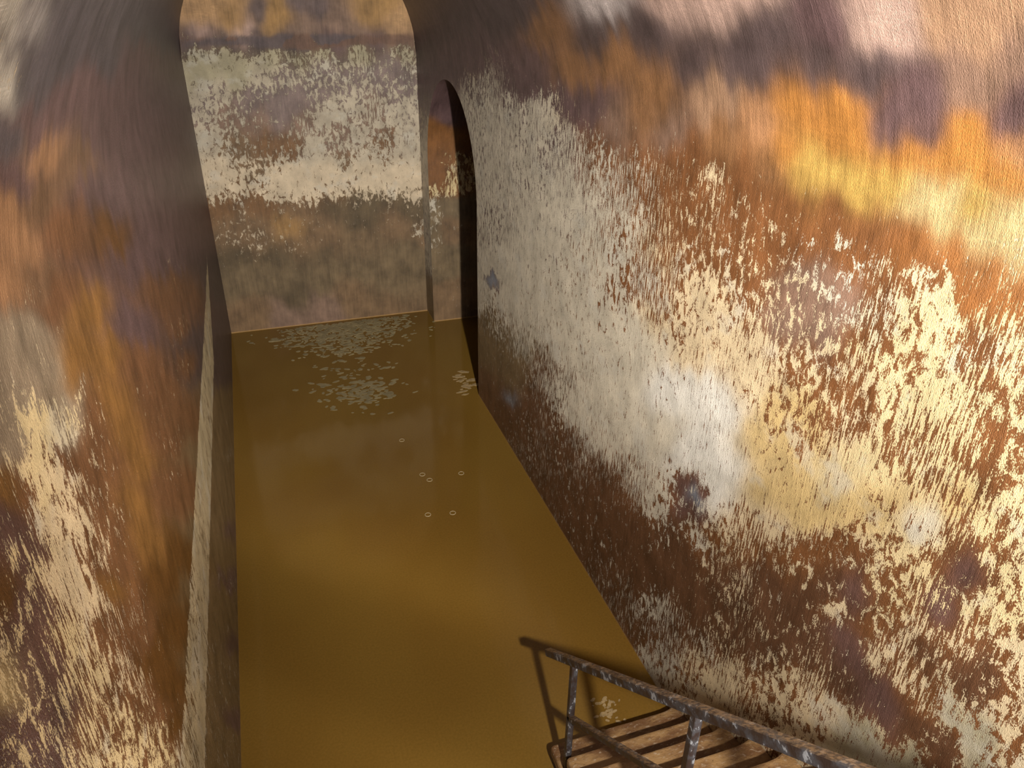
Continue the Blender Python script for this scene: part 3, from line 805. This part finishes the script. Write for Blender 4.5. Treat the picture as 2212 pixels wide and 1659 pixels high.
def stained_plaster(name, streak=(95, 10, 1), patch=(24, 13, 1), k=5.8, wet=0.22, streak_w=0.5, sheen=0.4):
    N = NT(name)
    uv = N.n('ShaderNodeUVMap', uv_map='wall').outputs[0]
    film = N.n('ShaderNodeAttribute', attribute_name='film').outputs['Color']
    plas = N.n('ShaderNodeAttribute', attribute_name='plaster').outputs['Color']
    cov = N.n('ShaderNodeAttribute', attribute_name='cover').outputs['Fac']
    s1 = N.noise(uv, streak, 5, 0.62, 0.3)
    s2 = N.noise(uv, patch, 6, 0.68, 0.5)
    s3 = N.noise(uv, (260, 110, 1), 3, 0.6)
    big = N.noise(uv, (2.2, 1.1, 1), 2, 0.5)
    sw = N.math('ADD', streak_w - 0.5, big)
    sw = N.ramp(sw, 0.40, 0.60, True, 0.15, 0.72)
    mixn = N.math('ADD', N.math('MULTIPLY', s1, sw), N.math('MULTIPLY', s2, N.math('SUBTRACT', 0.92, sw)))
    mixn = N.math('ADD', mixn, N.math('MULTIPLY', s3, 0.30))          # mean about .54
    val = N.math('MULTIPLY_ADD', cov, 1.4, -0.2)
    val = N.math('ADD', val, N.math('MULTIPLY', N.math('SUBTRACT', mixn, 0.63), k))
    lim = N.ramp(cov, 0.0, 0.06, True)
    mask = N.math('MULTIPLY', N.ramp(val, 0.45, 0.56), lim)
    # mineral rim where the water stands
    sep = N.n('ShaderNodeSeparateXYZ'); N.put(sep.inputs[0], uv)
    rim = N.ramp(N.math('ADD', sep.outputs[1], N.math('MULTIPLY', s2, 0.02)), 0.012, 0.034, True, 0.75, 0.0)
    tone = N.math('ADD', N.math('MULTIPLY', N.noise(uv, (26, 2.2, 1), 4, 0.6), 0.5), N.math('MULTIPLY', N.noise(uv, (95, 3.5, 1), 4, 0.65), 0.5))
    tone2 = N.noise(uv, (5, 4, 1), 4, 0.6)
    fcol = N.scale(film, N.ramp(N.math('MULTIPLY_ADD', tone2, 0.6, N.math('MULTIPLY', tone, 0.6)), 0.40, 0.80, False, 0.5, 1.55))
    vein = N.noise(uv, (2.6, 15, 1), 4, 0.6, 1.6)
    vein = N.ramp(N.math('ABSOLUTE', N.math('SUBTRACT', vein, 0.5)), 0.0, 0.035, True, 1.0, 0.0)
    lum = N.n('ShaderNodeSeparateColor'); N.put(lum.inputs[0], film)
    vein = N.math('MULTIPLY', vein, N.ramp(lum.outputs[0], 0.3, 0.5))
    fcol = N.scale(fcol, N.math('MULTIPLY_ADD', vein, 0.4, 0.95))
    ccol = N.scale(plas, N.ramp(N.math('MULTIPLY_ADD', tone2, 0.8, N.math('MULTIPLY', s3, 0.35)), 0.36, 0.80, False, 0.66, 1.25))
    grey = N.ramp(N.noise(uv, (3.1, 3.7, 1), 4, 0.6), 0.52, 0.66)
    ccol = N.mix(N.math('MULTIPLY', grey, 0.45), ccol, (0.48, 0.44, 0.36))
    col = N.mix(mask, fcol, ccol)
    col = N.mix(rim, col, (0.42, 0.24, 0.075))
    N.put(N.b.inputs['Base Color'], col)
    rough = N.math('MULTIPLY_ADD', s2, 0.25, wet)
    rough = N.math('ADD', rough, N.math('MULTIPLY', mask, 0.18))
    N.put(N.b.inputs['Roughness'], rough)
    N.b.inputs['Specular IOR Level'].default_value = sheen
    h = N.math('ADD', N.math('MULTIPLY', mask, 0.5), N.math('MULTIPLY', mixn, 1.2))
    h = N.math('ADD', h, N.math('MULTIPLY', tone, 0.4))
    N.bump(N.math('ADD', h, N.math('MULTIPLY', s3, 0.5)), 0.75, 0.008)
    return N.mat

def plain(name, col, rough=0.6, var=0.25, scale=(9, 9, 9), metallic=0.0, bump=0.0, spec=0.5):
    N = NT(name)
    co = N.n('ShaderNodeTexCoord').outputs['Object']
    s = N.noise(co, scale, 5, 0.6)
    N.put(N.b.inputs['Base Color'], N.scale(N.mix(0.0, col, col), N.ramp(s, 0.3, 0.7, False, 1 - var, 1 + var)))
    N.b.inputs['Roughness'].default_value = rough
    N.b.inputs['Metallic'].default_value = metallic
    N.b.inputs['Specular IOR Level'].default_value = spec
    if bump:
        N.bump(s, 0.6, bump)
    return N.mat

M_SIDE = stained_plaster('stained_plaster', sheen=0.27)
M_FAR = stained_plaster('stained_plaster_far', streak=(58, 8, 1), patch=(19, 11, 1), k=5.0, wet=0.3, streak_w=0.40, sheen=0.35)
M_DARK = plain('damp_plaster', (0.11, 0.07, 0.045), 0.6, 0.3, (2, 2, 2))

def painted_metal():
    N = NT('worn_painted_metal')
    co = N.n('ShaderNodeTexCoord').outputs['Object']
    nz = N.n('ShaderNodeNewGeometry')
    sx = N.n('ShaderNodeSeparateXYZ'); N.put(sx.inputs[0], nz.outputs['Normal'])
    s = N.noise(co, (28, 14, 14), 5, 0.6)
    t = N.noise(co, (60, 40, 40), 4, 0.65)
    base = N.mix(N.ramp(s, 0.4, 0.62), (0.055, 0.035, 0.028), (0.09, 0.085, 0.09))
    pale = N.ramp(N.math('ADD', s, N.math('MULTIPLY', t, 0.6)), 0.89, 0.95)
    base = N.mix(N.math('MULTIPLY', pale, 0.8), base, (0.42, 0.42, 0.43))
    dust = N.math('MULTIPLY', N.ramp(sx.outputs[2], 0.35, 0.7), N.ramp(t, 0.4, 0.62, True, 0.12, 0.8))
    base = N.mix(dust, base, (0.40, 0.26, 0.14))
    N.put(N.b.inputs['Base Color'], base)
    N.put(N.b.inputs['Roughness'], N.ramp(s, 0.3, 0.7, True, 0.32, 0.6))
    N.b.inputs['Metallic'].default_value = 0.35
    N.bump(N.math('ADD', s, t), 0.5, 0.003)
    return N.mat
M_RAIL = painted_metal()

def step_mat():
    N = NT('worn_step')
    co = N.n('ShaderNodeTexCoord').outputs['Object']
    s = N.noise(co, (4, 9, 9), 5, 0.65)
    t = N.noise(co, (30, 60, 60), 4, 0.65)
    c = N.mix(N.ramp(s, 0.38, 0.62), (0.13, 0.062, 0.024), (0.26, 0.15, 0.06))
    c = N.mix(N.ramp(t, 0.56, 0.68, True, 0, 0.6), c, (0.36, 0.28, 0.19))
    c = N.mix(N.ramp(t, 0.40, 0.28, True, 0, 0.7), c, (0.06, 0.028, 0.012))
    N.put(N.b.inputs['Base Color'], c)
    N.put(N.b.inputs['Roughness'], N.ramp(t, 0.3, 0.7, True, 0.35, 0.65))
    N.bump(N.math('ADD', s, N.math('MULTIPLY', t, 0.5)), 0.7, 0.012)
    return N.mat
M_STEP = step_mat()
M_BODY = plain('shade_dark_riser', (0.045, 0.022, 0.010), 0.6, 0.3, (6, 6, 6))  # riser colour darkened to deepen the shade between the treads

def water_mat():
    N = NT('muddy_water')
    co = N.n('ShaderNodeTexCoord').outputs['Object']
    s = N.noise(co, (0.5, 0.35, 1), 3, 0.5)
    g = N.noise(co, (60, 60, 60), 3, 0.6)
    c = N.mix(N.ramp(s, 0.35, 0.65), (0.142, 0.074, 0.013), (0.166, 0.093, 0.017))
    c = N.scale(c, N.ramp(g, 0.3, 0.7, False, 0.9, 1.1))
    N.put(N.b.inputs['Base Color'], c)
    N.b.inputs['Roughness'].default_value = 0.09
    N.b.inputs['IOR'].default_value = 1.33
    w = N.noise(co, (3, 3, 3), 2, 0.5)
    N.bump(w, 0.12, 0.01)
    return N.mat
M_WATER = water_mat()
M_SCUM = plain('pale_scum', (0.215, 0.17, 0.085), 0.55, 0.3, (7, 7, 7))
M_SCUM2 = plain('pale_silt', (0.27, 0.185, 0.085), 0.6, 0.3, (30, 30, 30))

# ------------------------------------------------------------------ the setting
def cols(a, b, d):
    return np.linspace(a, b, max(2, int(round((b - a) / d)) + 1))

D = 0.025
def plane_strip(x, ys, s0, s1, rows):
    t = np.linspace(0, 1, rows)[:, None]
    S0 = np.broadcast_to(np.asarray(s0, float), ys.shape)[None, :]
    S = S0 + (s1 - S0) * t
    Y = np.broadcast_to(ys[None, :], S.shape)
    P = np.stack([np.full(S.shape, x), Y, S], -1)
    return P, Y.copy(), S

def arch_z(y):
    return AZ + np.sqrt(np.maximum(0, AR ** 2 - (y - AC) ** 2))

rows = int(ZS / D)
DEPTH = 0.30                                # walls run on below the water
th = np.linspace(0, math.pi, 97)
ys_arch = AC - AR * np.cos(th)
ys_near = np.concatenate([cols(YN, 0.2, 0.12)[:-1], cols(0.2, A0, D)])
strips = [plane_strip(XR, ys_near, -DEPTH, ZS, rows),
          plane_strip(XR, ys_arch, arch_z(ys_arch), ZS, 60),
          plane_strip(XR, cols(A1, YF, D), -DEPTH, ZS, rows)]
wr = wall_mesh('wall_right', strips, M_SIDE, STAINS_RIGHT, warp=0.05, teeth=0.07, soft=2.2)
setting(wr, 'right side wall of stained cream and rust plaster with an archway at its far end', 'wall')

def left_edit(u, v, F, Cc, cov):
    # the pale band left by an old waterline along the left wall
    top = 1.70 + 0.02 * fbm(u * 6, v * 0 + 3.3, 41, 3) + np.clip(u - 7.6, 0, 9) * 0.05
    bot = 1.21 + 0.02 * fbm(u * 4, v * 0 + 1.3, 43, 3) + np.clip(u - 7.0, 0, 9) * 0.32
    sm = lambda e: np.clip(e / 0.03 + 0.5, 0, 1)
    k = sm(top - v) * sm(v - bot) * np.clip(0.9 + 0.5 * fbm(u * 14, v * 2.2, 49, 3), 0.55, 1)
    near = np.clip((3.6 - u) / 1.2, 0, 1)
    c = 1.0 - 0.45 * near * (0.5 + fbm(u * 2, v * 7, 47, 2))
    cov = cov * (1 - k) + c * k
    Cc = Cc * (1 - k[:, None]) + np.array([[0.43, 0.34, 0.20]]) * k[:, None]
    return F, Cc, cov

ys_left = np.concatenate([cols(YN, 0.6, 0.12)[:-1], cols(0.6, YF, D)])
wl = wall_mesh('wall_left', [plane_strip(XL, ys_left, -DEPTH, ZS, rows)], M_SIDE, STAINS_LEFT, warp=0.035, teeth=0.07, edit=left_edit, flip=True, soft=2.1)
setting(wl, 'left side wall with a pale band running along it above the water', 'wall')

def vault_strip(sg, ys, rows):
    t = np.linspace(0, math.pi / 2, rows)[:, None]
    Y = np.broadcast_to(ys[None, :], (rows, len(ys)))
    X = XC + sg * RV * np.cos(t) + 0 * Y
    Z = ZS + RV * np.sin(t) + 0 * Y
    S = ZS + RV * t + 0 * Y
    return np.stack([X, Y, Z], -1), Y.copy(), S

def vault_half(name, sg, text, ys, warp, teeth, flip, soft=2.6):
    return wall_mesh(name, [vault_strip(sg, ys, 90)], M_SIDE, text, warp=warp, teeth=teeth, flip=flip, soft=soft)
c1 = vault_half('ceiling', 1, STAINS_RIGHT, np.concatenate([cols(YN, 0.2, 0.12)[:-1], cols(0.2, YF, D)]), 0.05, 0.07, False, 2.2)
c2 = vault_half('ceiling', -1, STAINS_LEFT, ys_left, 0.035, 0.07, True, 2.1)
c2.data.name = 'ceiling_left_half'
setting(c1, 'right half of the smooth barrel vault, smeared grey and orange', 'ceiling')
setting(c2, 'left half of the smooth barrel vault, dark slate streaks', 'ceiling')

def far_edit(u, v, F, Cc, cov):
    # the dark, flaking tide band high on the end wall
    mid = 3.80 - 0.02 * np.exp(-((u - 0.95) / 0.5) ** 2)
    hw = 0.055 + 0.03 * np.exp(-((u - 0.9) / 0.55) ** 2)
    e = hw - np.abs(v + 0.035 * fbm(u * 7, v * 6, 71, 3) - mid)
    k = np.clip(e / 0.03 + 0.4, 0, 1)[:, None] * 0.85
    tint = np.where(((fbm(u * 2.5, v * 9, 73, 2) > 0.05) | (u > 1.5))[:, None], np.array([[.13, .07, .045]]), np.array([[.095, .07, .068]]))
    return F * (1 - k) + tint * k, Cc, cov * (1 - 0.9 * k[:, 0])

# far end wall, closed up to the vault
xs = cols(XL, XR, 0.02)
crown = ZS + np.sqrt(np.maximum(0, RV ** 2 - (xs - XC) ** 2))
T = np.linspace(0, 1, 250)[:, None]
Sg = -DEPTH + (crown[None, :] + DEPTH) * T
Xg = np.broadcast_to(xs[None, :], Sg.shape)
wf = wall_mesh('wall_far', [(np.stack([Xg, np.full(Sg.shape, YF), Sg], -1), Xg.copy(), Sg)], M_FAR, STAINS_FAR, warp=0.05, edit=far_edit)
setting(wf, 'far end wall with a cream upper half above a dark olive tide line', 'wall')

# near end wall behind the landing with a doorway added for the cool fill light
bm = bmesh.new()
def quad(bm, *pts):
    return bm.faces.new([bm.verts.new(p) for p in pts])
def box(bm, lo, hi):
    x0, y0, z0 = lo; x1, y1, z1 = hi
    v = [bm.verts.new(p) for p in ((x0, y0, z0), (x1, y0, z0), (x1, y1, z0), (x0, y1, z0), (x0, y0, z1), (x1, y0, z1), (x1, y1, z1), (x0, y1, z1))]
    return [bm.faces.new([v[i] for i in q]) for q in ((0, 3, 2, 1), (4, 5, 6, 7), (0, 1, 5, 4), (1, 2, 6, 5), (2, 3, 7, 6), (3, 0, 4, 7))]
DX0, DX1, DZ0, DZ1 = -0.38, 0.58, 2.815, 4.86
def arc_pts(x0, x1, n=24):
    return [(x, YN, ZS + math.sqrt(max(0, RV ** 2 - (x - XC) ** 2))) for x in np.linspace(x0, x1, n)]
bm.faces.new([bm.verts.new(p) for p in [(XL, YN, -DEPTH), (DX0, YN, -DEPTH)] + arc_pts(DX0, XL)])
bm.faces.new([bm.verts.new(p) for p in [(DX1, YN, -DEPTH), (XR, YN, -DEPTH)] + arc_pts(XR, DX1, 60)])
bm.faces.new([bm.verts.new(p) for p in [(DX0, YN, DZ1 - 0.5), (DX1, YN, DZ1 - 0.5)] + arc_pts(DX1, DX0)])
quad(bm, (DX0, YN, -DEPTH), (DX1, YN, -DEPTH), (DX1, YN, DZ0), (DX0, YN, DZ0))
wn = mesh_obj('wall_near', bm, M_DARK, smooth=False)
setting(wn, 'plain end wall behind the landing with a doorway opening added for the cool fill light', 'wall')

# archway: two jambs and the soffit through the wall thickness
WT = 0.75
def jamb_pts():
    prof = [(A1, z) for z in np.linspace(-DEPTH, AZ, 130)[:-1]]
    prof += [(AC + AR * math.cos(t), AZ + AR * math.sin(t)) for t in np.linspace(0, math.pi, 120)]
    prof += [(A0, z) for z in np.linspace(AZ, -DEPTH, 60)[1:]]
    return np.array(prof)
pr = jamb_pts()
ws = np.linspace(XR, XR + WT, 40)
P = np.stack([np.broadcast_to(ws[None, :], (len(pr), 40)), np.broadcast_to(pr[:, :1], (len(pr), 40)), np.broadcast_to(pr[:, 1:], (len(pr), 40))], -1)
U = P[..., 0].copy(); V = P[..., 2].copy()
dw = wall_mesh('door_1', [(P, U, V)], M_FAR, STAINS_JAMB, warp=0.02)
setting(dw, 'tall round-headed archway through the right wall into a dark chamber', 'archway')

# the unlit chamber beyond the archway
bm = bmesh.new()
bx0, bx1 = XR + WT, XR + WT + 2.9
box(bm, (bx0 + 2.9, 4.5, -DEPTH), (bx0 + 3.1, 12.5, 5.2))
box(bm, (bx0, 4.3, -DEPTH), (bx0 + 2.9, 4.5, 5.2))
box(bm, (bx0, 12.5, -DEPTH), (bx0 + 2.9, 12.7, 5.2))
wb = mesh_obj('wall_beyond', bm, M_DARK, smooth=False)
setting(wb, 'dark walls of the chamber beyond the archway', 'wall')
bm = bmesh.new()
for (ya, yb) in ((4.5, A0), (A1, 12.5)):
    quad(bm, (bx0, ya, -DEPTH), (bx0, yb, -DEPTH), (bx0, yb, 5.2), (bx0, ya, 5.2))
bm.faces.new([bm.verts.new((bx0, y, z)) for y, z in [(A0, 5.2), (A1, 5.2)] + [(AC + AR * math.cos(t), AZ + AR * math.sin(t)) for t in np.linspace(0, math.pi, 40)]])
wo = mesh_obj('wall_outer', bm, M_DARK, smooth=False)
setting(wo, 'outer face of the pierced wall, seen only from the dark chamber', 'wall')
bm = bmesh.new()
quad(bm, (bx0, 4.5, 5.2), (bx0 + 2.9, 4.5, 5.2), (bx0 + 2.9, 12.5, 5.2), (bx0, 12.5, 5.2))
cb = mesh_obj('ceiling', bm, M_DARK, smooth=False)
setting(cb, 'ceiling of the dark chamber beyond the archway', 'ceiling')

bm = bmesh.new()
box(bm, (XL - 0.3, YN - 0.3, -0.5), (bx1 + 0.3, 13.0, -DEPTH))
fl = mesh_obj('floor', bm, M_DARK, smooth=False)
setting(fl, 'cistern floor lying under the muddy water', 'floor')

bm = bmesh.new()
quad(bm, (XL, YN, 0), (XR, YN, 0), (XR, YF, 0), (XL, YF, 0))
quad(bm, (XR, A0, 0), (bx0, A0, 0), (bx0, A1, 0), (XR, A1, 0))
quad(bm, (bx0, 4.5, 0), (bx1, 4.5, 0), (bx1, 12.5, 0), (bx0, 12.5, 0))
wt = mesh_obj('water', bm, M_WATER, smooth=False)
tag(wt, 'still muddy brown water flooding the floor between the stained walls', 'water', kind='stuff')

# ------------------------------------------------------------------ staircase against the right wall
SX0 = 1.29
RUN, RISE = 0.243, 0.204
NY, NZ = 2.872, 0.163
NT_STEPS = 13
stair = empty('staircase', (SX0, NY, 0.0), 'worn rust-brown steps climbing along the right wall out of the water', 'staircase')
def tread(k):
    r = random.Random(100 + k)
    bm = bmesh.new()
    y1 = NY - RUN * k; z1 = NZ + RISE * k
    y0 = y1 - RUN - 0.03; th_ = 0.075
    prof = [(y0, z1 - th_), (y0, z1), (y0 + 0.07, z1 + 0.001), (y1 - 0.13, z1), (y1 - 0.07, z1 - 0.001), (y1 - 0.016, z1 - 0.002), (y1 - 0.006, z1 - 0.005),
            (y1 - 0.001, z1 - 0.013), (y1, z1 - 0.030), (y1 - 0.006, z1 - th_ + 0.006), (y1 - 0.02, z1 - th_)]
    xs_ = [SX0, SX0 + .006, SX0 + .02] + list(np.linspace(SX0 + .05, XR - 0.16, 30)) + [XR - .12, XR - .09, XR - .06, XR - .03, XR - .006]
    ring = []
    for i, x in enumerate(xs_):
        wob = 0.0035 * float(fbm(np.array([x * 7.0]), np.array([k * 3.7]), 60, 3)[0])
        e = max(0.0, (x - (XR - 0.16)) / 0.16)
        inset = (0.016, 0.006, 0.0)[i] if i < 3 else 0.0
        row = []
        for j, (y, z) in enumerate(prof):
            front = 1.0 if j >= 4 else (0.5 if j == 3 else 0)
            yy = y + front * (wob + 0.055 * e * e) - (inset if j >= 4 else 0)
            zz = z - (inset if 1 <= j <= 7 else -inset * (0.5 if j in (0, 9, 10) else 0)) - front * 0.03 * e * e + 0.002 * float(vnoise(np.array([x * 11.]), np.array([y * 9. + k]), 5)[0])
            row.append(bm.verts.new((x - SX0, yy - NY, zz)))
        ring.append(row)
    for a_, b_ in zip(ring[:-1], ring[1:]):
        for j in range(len(prof)):
            j2 = (j + 1) % len(prof)
            bm.faces.new((a_[j], a_[j2], b_[j2], b_[j]))
    bm.faces.new(ring[0]); bm.faces.new(ring[-1][::-1])
    bmesh.ops.recalc_face_normals(bm, faces=bm.faces)
    return mesh_obj('tread', bm, M_STEP, stair, smooth=False)
for k in range(NT_STEPS):
    tread(k)
bm = bmesh.new()
prof = [(NY - 0.05, -DEPTH)]
for k in range(NT_STEPS):
    y = NY - 0.05 - RUN * k; z = NZ - 0.07 + RISE * k
    prof += [(y, z), (y - RUN, z)]
prof += [(prof[-1][0], -DEPTH)]
va = [bm.verts.new((0.035, y - NY, z)) for y, z in prof]
vb = [bm.verts.new((XR - 0.006 - SX0, y - NY, z)) for y, z in prof]
bm.faces.new(va); bm.faces.new(vb[::-1])
for i in range(len(prof)):
    j = (i + 1) % len(prof)
    bm.faces.new((va[i], vb[i], vb[j], va[j]))
bmesh.ops.recalc_face_normals(bm, faces=bm.faces)
mesh_obj('stair_body', bm, M_BODY, stair, smooth=False)

# landing the stairs climb to
LZ = NZ + RISE * NT_STEPS
LY = NY - RUN * NT_STEPS
bm = bmesh.new()
box(bm, (XL, YN, LZ - 0.16), (XR, LY - 0.02, LZ))
ld = mesh_obj('landing', bm, M_STEP, smooth=False)
tag(ld, 'rust-brown landing slab at the head of the stairs', 'landing')

# ------------------------------------------------------------------ railing on the open side of the stairs
RX = 1.335
def rail_z(y):
    return 1.095 + 0.845 * (2.70 - y)
def square_bar(p0, p1, w, h, up=(0, 0, 1), seg=40, seed=0):
    bm = bmesh.new()
    p0 = Vector(p0); p1 = Vector(p1)
    d = (p1 - p0).normalized()
    side_ = d.cross(Vector(up)).normalized()
    upv = side_.cross(d).normalized()
    rg = []
    bev = 0.004
    pr_ = [(-w / 2 + bev, -h / 2), (w / 2 - bev, -h / 2), (w / 2, -h / 2 + bev), (w / 2, h / 2 - bev), (w / 2 - bev, h / 2), (-w / 2 + bev, h / 2), (-w / 2, h / 2 - bev), (-w / 2, -h / 2 + bev)]
    for i in range(seg + 1):
        c = p0.lerp(p1, i / seg)
        rg.append([bm.verts.new(c + side_ * a + upv * b) for a, b in pr_])
    for a, b in zip(rg[:-1], rg[1:]):
        for j in range(8):
            bm.faces.new((a[j], a[(j + 1) % 8], b[(j + 1) % 8], b[j]))
    bm.faces.new(rg[0][::-1]); bm.faces.new(rg[-1])
    bmesh.ops.recalc_face_normals(bm, faces=bm.faces)
    return bm
O = Vector((RX, 2.70, NZ))
railing = empty('railing', O, 'scuffed dark metal handrail on square posts beside the steps', 'railing')
def rel(x, y, z):
    return Vector((x, y, z)) - O
mesh_obj('top_rail', square_bar(rel(RX, 3.075, rail_z(3.075)), rel(RX, -0.62, rail_z(-0.62)), 0.045, 0.045), M_RAIL, railing, False)
mesh_obj('middle_rail', square_bar(rel(RX, 2.70, rail_z(2.70) - 0.475), rel(RX, -0.60, rail_z(-0.60) - 0.475), 0.038, 0.036), M_RAIL, railing, False)
for y in (2.70, 1.60, 0.50, -0.58):
    k = math.floor((NY - y) / RUN)
    zb = NZ + RISE * k if k < NT_STEPS else LZ
    mesh_obj('post', square_bar(rel(RX, y, zb + 0.001), rel(RX, y, rail_z(y) - 0.015), 0.038, 0.038, (0, 1, 0), 12), M_RAIL, railing, False)

# ------------------------------------------------------------------ floating scum and bubbles
def flake(bm, r, x, y, size, ell, z=0.0):
    n = r.randint(7, 10); ph = r.random() * 6.28; an = r.uniform(-0.5, 0.5)
    lo = []; hi = []
    for i in range(n):
        t = i / n * 2 * math.pi
        q = size * (1 + 0.28 * math.sin(2 * t + ph) + r.uniform(-0.18, 0.18))
        dx, dy = q * math.cos(t) * ell, q * math.sin(t)
        px, py = x + dx * math.cos(an) - dy * math.sin(an), y + dx * math.sin(an) + dy * math.cos(an)
        lo.append(bm.verts.new((px, py, -0.002 + z))); hi.append(bm.verts.new((px, py, 0.0035 + z)))
    bm.faces.new(hi); bm.faces.new(lo[::-1])
    for i in range(n):
        j = (i + 1) % n
        bm.faces.new((lo[i], lo[j], hi[j], hi[i]))

def scum(name, n, pick, label, sizes, mat, lo_=9.27, hi_=11.0):
    r = random.Random(n); bm = bmesh.new(); c = 0
    while c < n:
        x, y = pick(r)
        if x < XL + 0.08 or y > YF - 0.06 or not lo_ < y < hi_:
            continue
        flake(bm, r, x, y, r.uniform(*sizes) * (1.5 if r.random() < .12 else 1), r.uniform(1.0, 2.1), c * 2e-6)
        c += 1
    o = mesh_obj(name, bm, mat, smooth=False)
    tag(o, label, 'scum', kind='stuff')
    return o
def pick_far(r):
    x = r.gauss(0.95, 0.42)
    y = YF - 0.08 - abs(r.gauss(0, 0.55)) * (1.15 - 0.5 * abs(x - 0.95))
    return x, y
scum('scum', 1100, pick_far, 'pale flecks of scum crowded along the foot of the far wall', (0.007, 0.024), M_SCUM)
def pick_mid(r):
    if r.random() < 0.55:
        return r.gauss(0.86, 0.22), r.gauss(8.15, 0.17)
    y = r.uniform(8.2, 9.3)
    return r.gauss(0.75, 0.28), y
scum('scum', 190, pick_mid, 'looser drift of pale scum flecks out in the middle of the far water', (0.008, 0.030), M_SCUM, 7.6, 9.2)

def ragged_patch(name, pts, label, seed):
    r = random.Random(seed); bm = bmesh.new()
    for (x, y, s, e) in pts:
        flake(bm, r, x, y, s, e, r.random() * 0.001)
    o = mesh_obj(name, bm, M_SCUM2, smooth=False)
    tag(o, label, 'scum', kind='stuff')
ragged_patch('scum', [(1.83 + rng.gauss(0, .055), 3.12 + rng.gauss(0, .06), rng.uniform(.004, .014), 1.5) for _ in range(40)],
             'small pale clot of scum beside the lowest step', 5)
ragged_patch('scum', [(2.14 + rng.gauss(0, .06), 8.15 + rng.gauss(0, .16), rng.uniform(.008, .03), 2.6) for _ in range(30)],
             'pale silt streak at the near foot of the archway', 6)

M_RIM = plain('froth', (0.38, 0.30, 0.17), 0.4, 0.1)
def bubble_mesh():
    bm = bmesh.new(); R_, r_ = 0.027, 0.0034
    for i in range(28):
        t = i / 28 * 2 * math.pi
        for j in range(6):
            p = j / 6 * 2 * math.pi
            bm.verts.new(((R_ + r_ * math.cos(p)) * math.cos(t), (R_ + r_ * math.cos(p)) * math.sin(t), r_ * math.sin(p)))
    bm.verts.ensure_lookup_table()
    for i in range(28):
        for j in range(6):
            a, b = i * 6 + j, i * 6 + (j + 1) % 6
            c, d = ((i + 1) % 28) * 6 + (j + 1) % 6, ((i + 1) % 28) * 6 + j
            bm.faces.new([bm.verts[q] for q in (a, d, c, b)])
    return bm
b0 = mesh_obj('bubble', bubble_mesh(), M_RIM)
b0.location = (1.141, 6.986, 0.0)
tag(b0, 'lone round bubble farthest from the stairs, out from the arch reflection', 'bubble', 'bubbles on the water')
BUB = [((1.213, 6.28), 'bubble at the left edge of the arch reflection, farther of the close pair'),
       ((1.262, 6.165), 'bright bubble at the left edge of the arch reflection, nearer of the close pair'),
       ((1.60, 6.18), 'bubble inside the arch reflection toward the right wall'),
       ((1.118, 5.62), 'faint bubble left of the one nearest the stairs'),
       ((1.35, 5.574), 'bubble nearest the stairs, standing by itself')]
for (x, y), lb in BUB:
    r_ = b0.copy(); COL.objects.link(r_)
    r_.location = (x, y, 0); r_['label'] = lb

# ------------------------------------------------------------------ lamps (behind and below the viewer)
M_BLACK = plain('black_housing', (0.03, 0.03, 0.032), 0.5, 0.15)
def glowing():
    N = NT('lamp_glass')
    N.put(N.b.inputs['Base Color'], (0.9, 0.88, 0.8))
    N.put(N.b.inputs['Emission Color'], (1.0, 0.9, 0.77))
    N.b.inputs['Emission Strength'].default_value = 6.0
    return N.mat
M_GLOW = glowing()
def local_box(lo, hi):
    bm = bmesh.new(); box(bm, lo, hi)
    bmesh.ops.bevel(bm, geom=bm.edges[:], offset=0.006, segments=2, affect='EDGES')
    return bm
fd = empty('floodlight', LAMP + Vector((0, -0.06, 0.02)), 'black floodlight hung from the vault above the landing', 'lamp')
mesh_obj('housing', local_box((-0.15, -0.09, -0.11), (0.15, 0.0, 0.11)), M_BLACK, fd, False)
mesh_obj('glass', local_box((-0.13, 0.0, -0.09), (0.13, 0.012, 0.09)), M_GLOW, fd, False)
o_ = fd.location
def shadow_bar_mesh(A, B):
    return square_bar(Vector(A) - o_, Vector(B) - o_, 0.026, 0.026, (0, 0, 1), 4)
def thrown(s, x, y):
    return LAMP + s * (Vector((x, y, 0.0)) - LAMP)
for sc, pa, pb in ((0.12, (-1.4, 5.65), (1.5, 3.05)), (0.07, (0.2, 7.7), (2.2, 5.3))):  # unseen bars added before the lamp to cast soft bands on the water
    mesh_obj('shadow_bar', shadow_bar_mesh(thrown(sc, *pa), thrown(sc, *pb)), M_BLACK, fd, False)
    mesh_obj('shadow_bar_arm', square_bar(thrown(sc, *pb) - o_, Vector((0.145, 0.0, -0.07)), 0.012, 0.012, (0, 1, 0), 2), M_BLACK, fd, False)
zc = ZS + math.sqrt(RV ** 2 - (0.70 - XC) ** 2)
mesh_obj('bracket', local_box((-0.02, -0.06, 0.105), (0.02, -0.03, zc - LAMP.z - 0.02 + 0.01)), M_BLACK, fd, False)
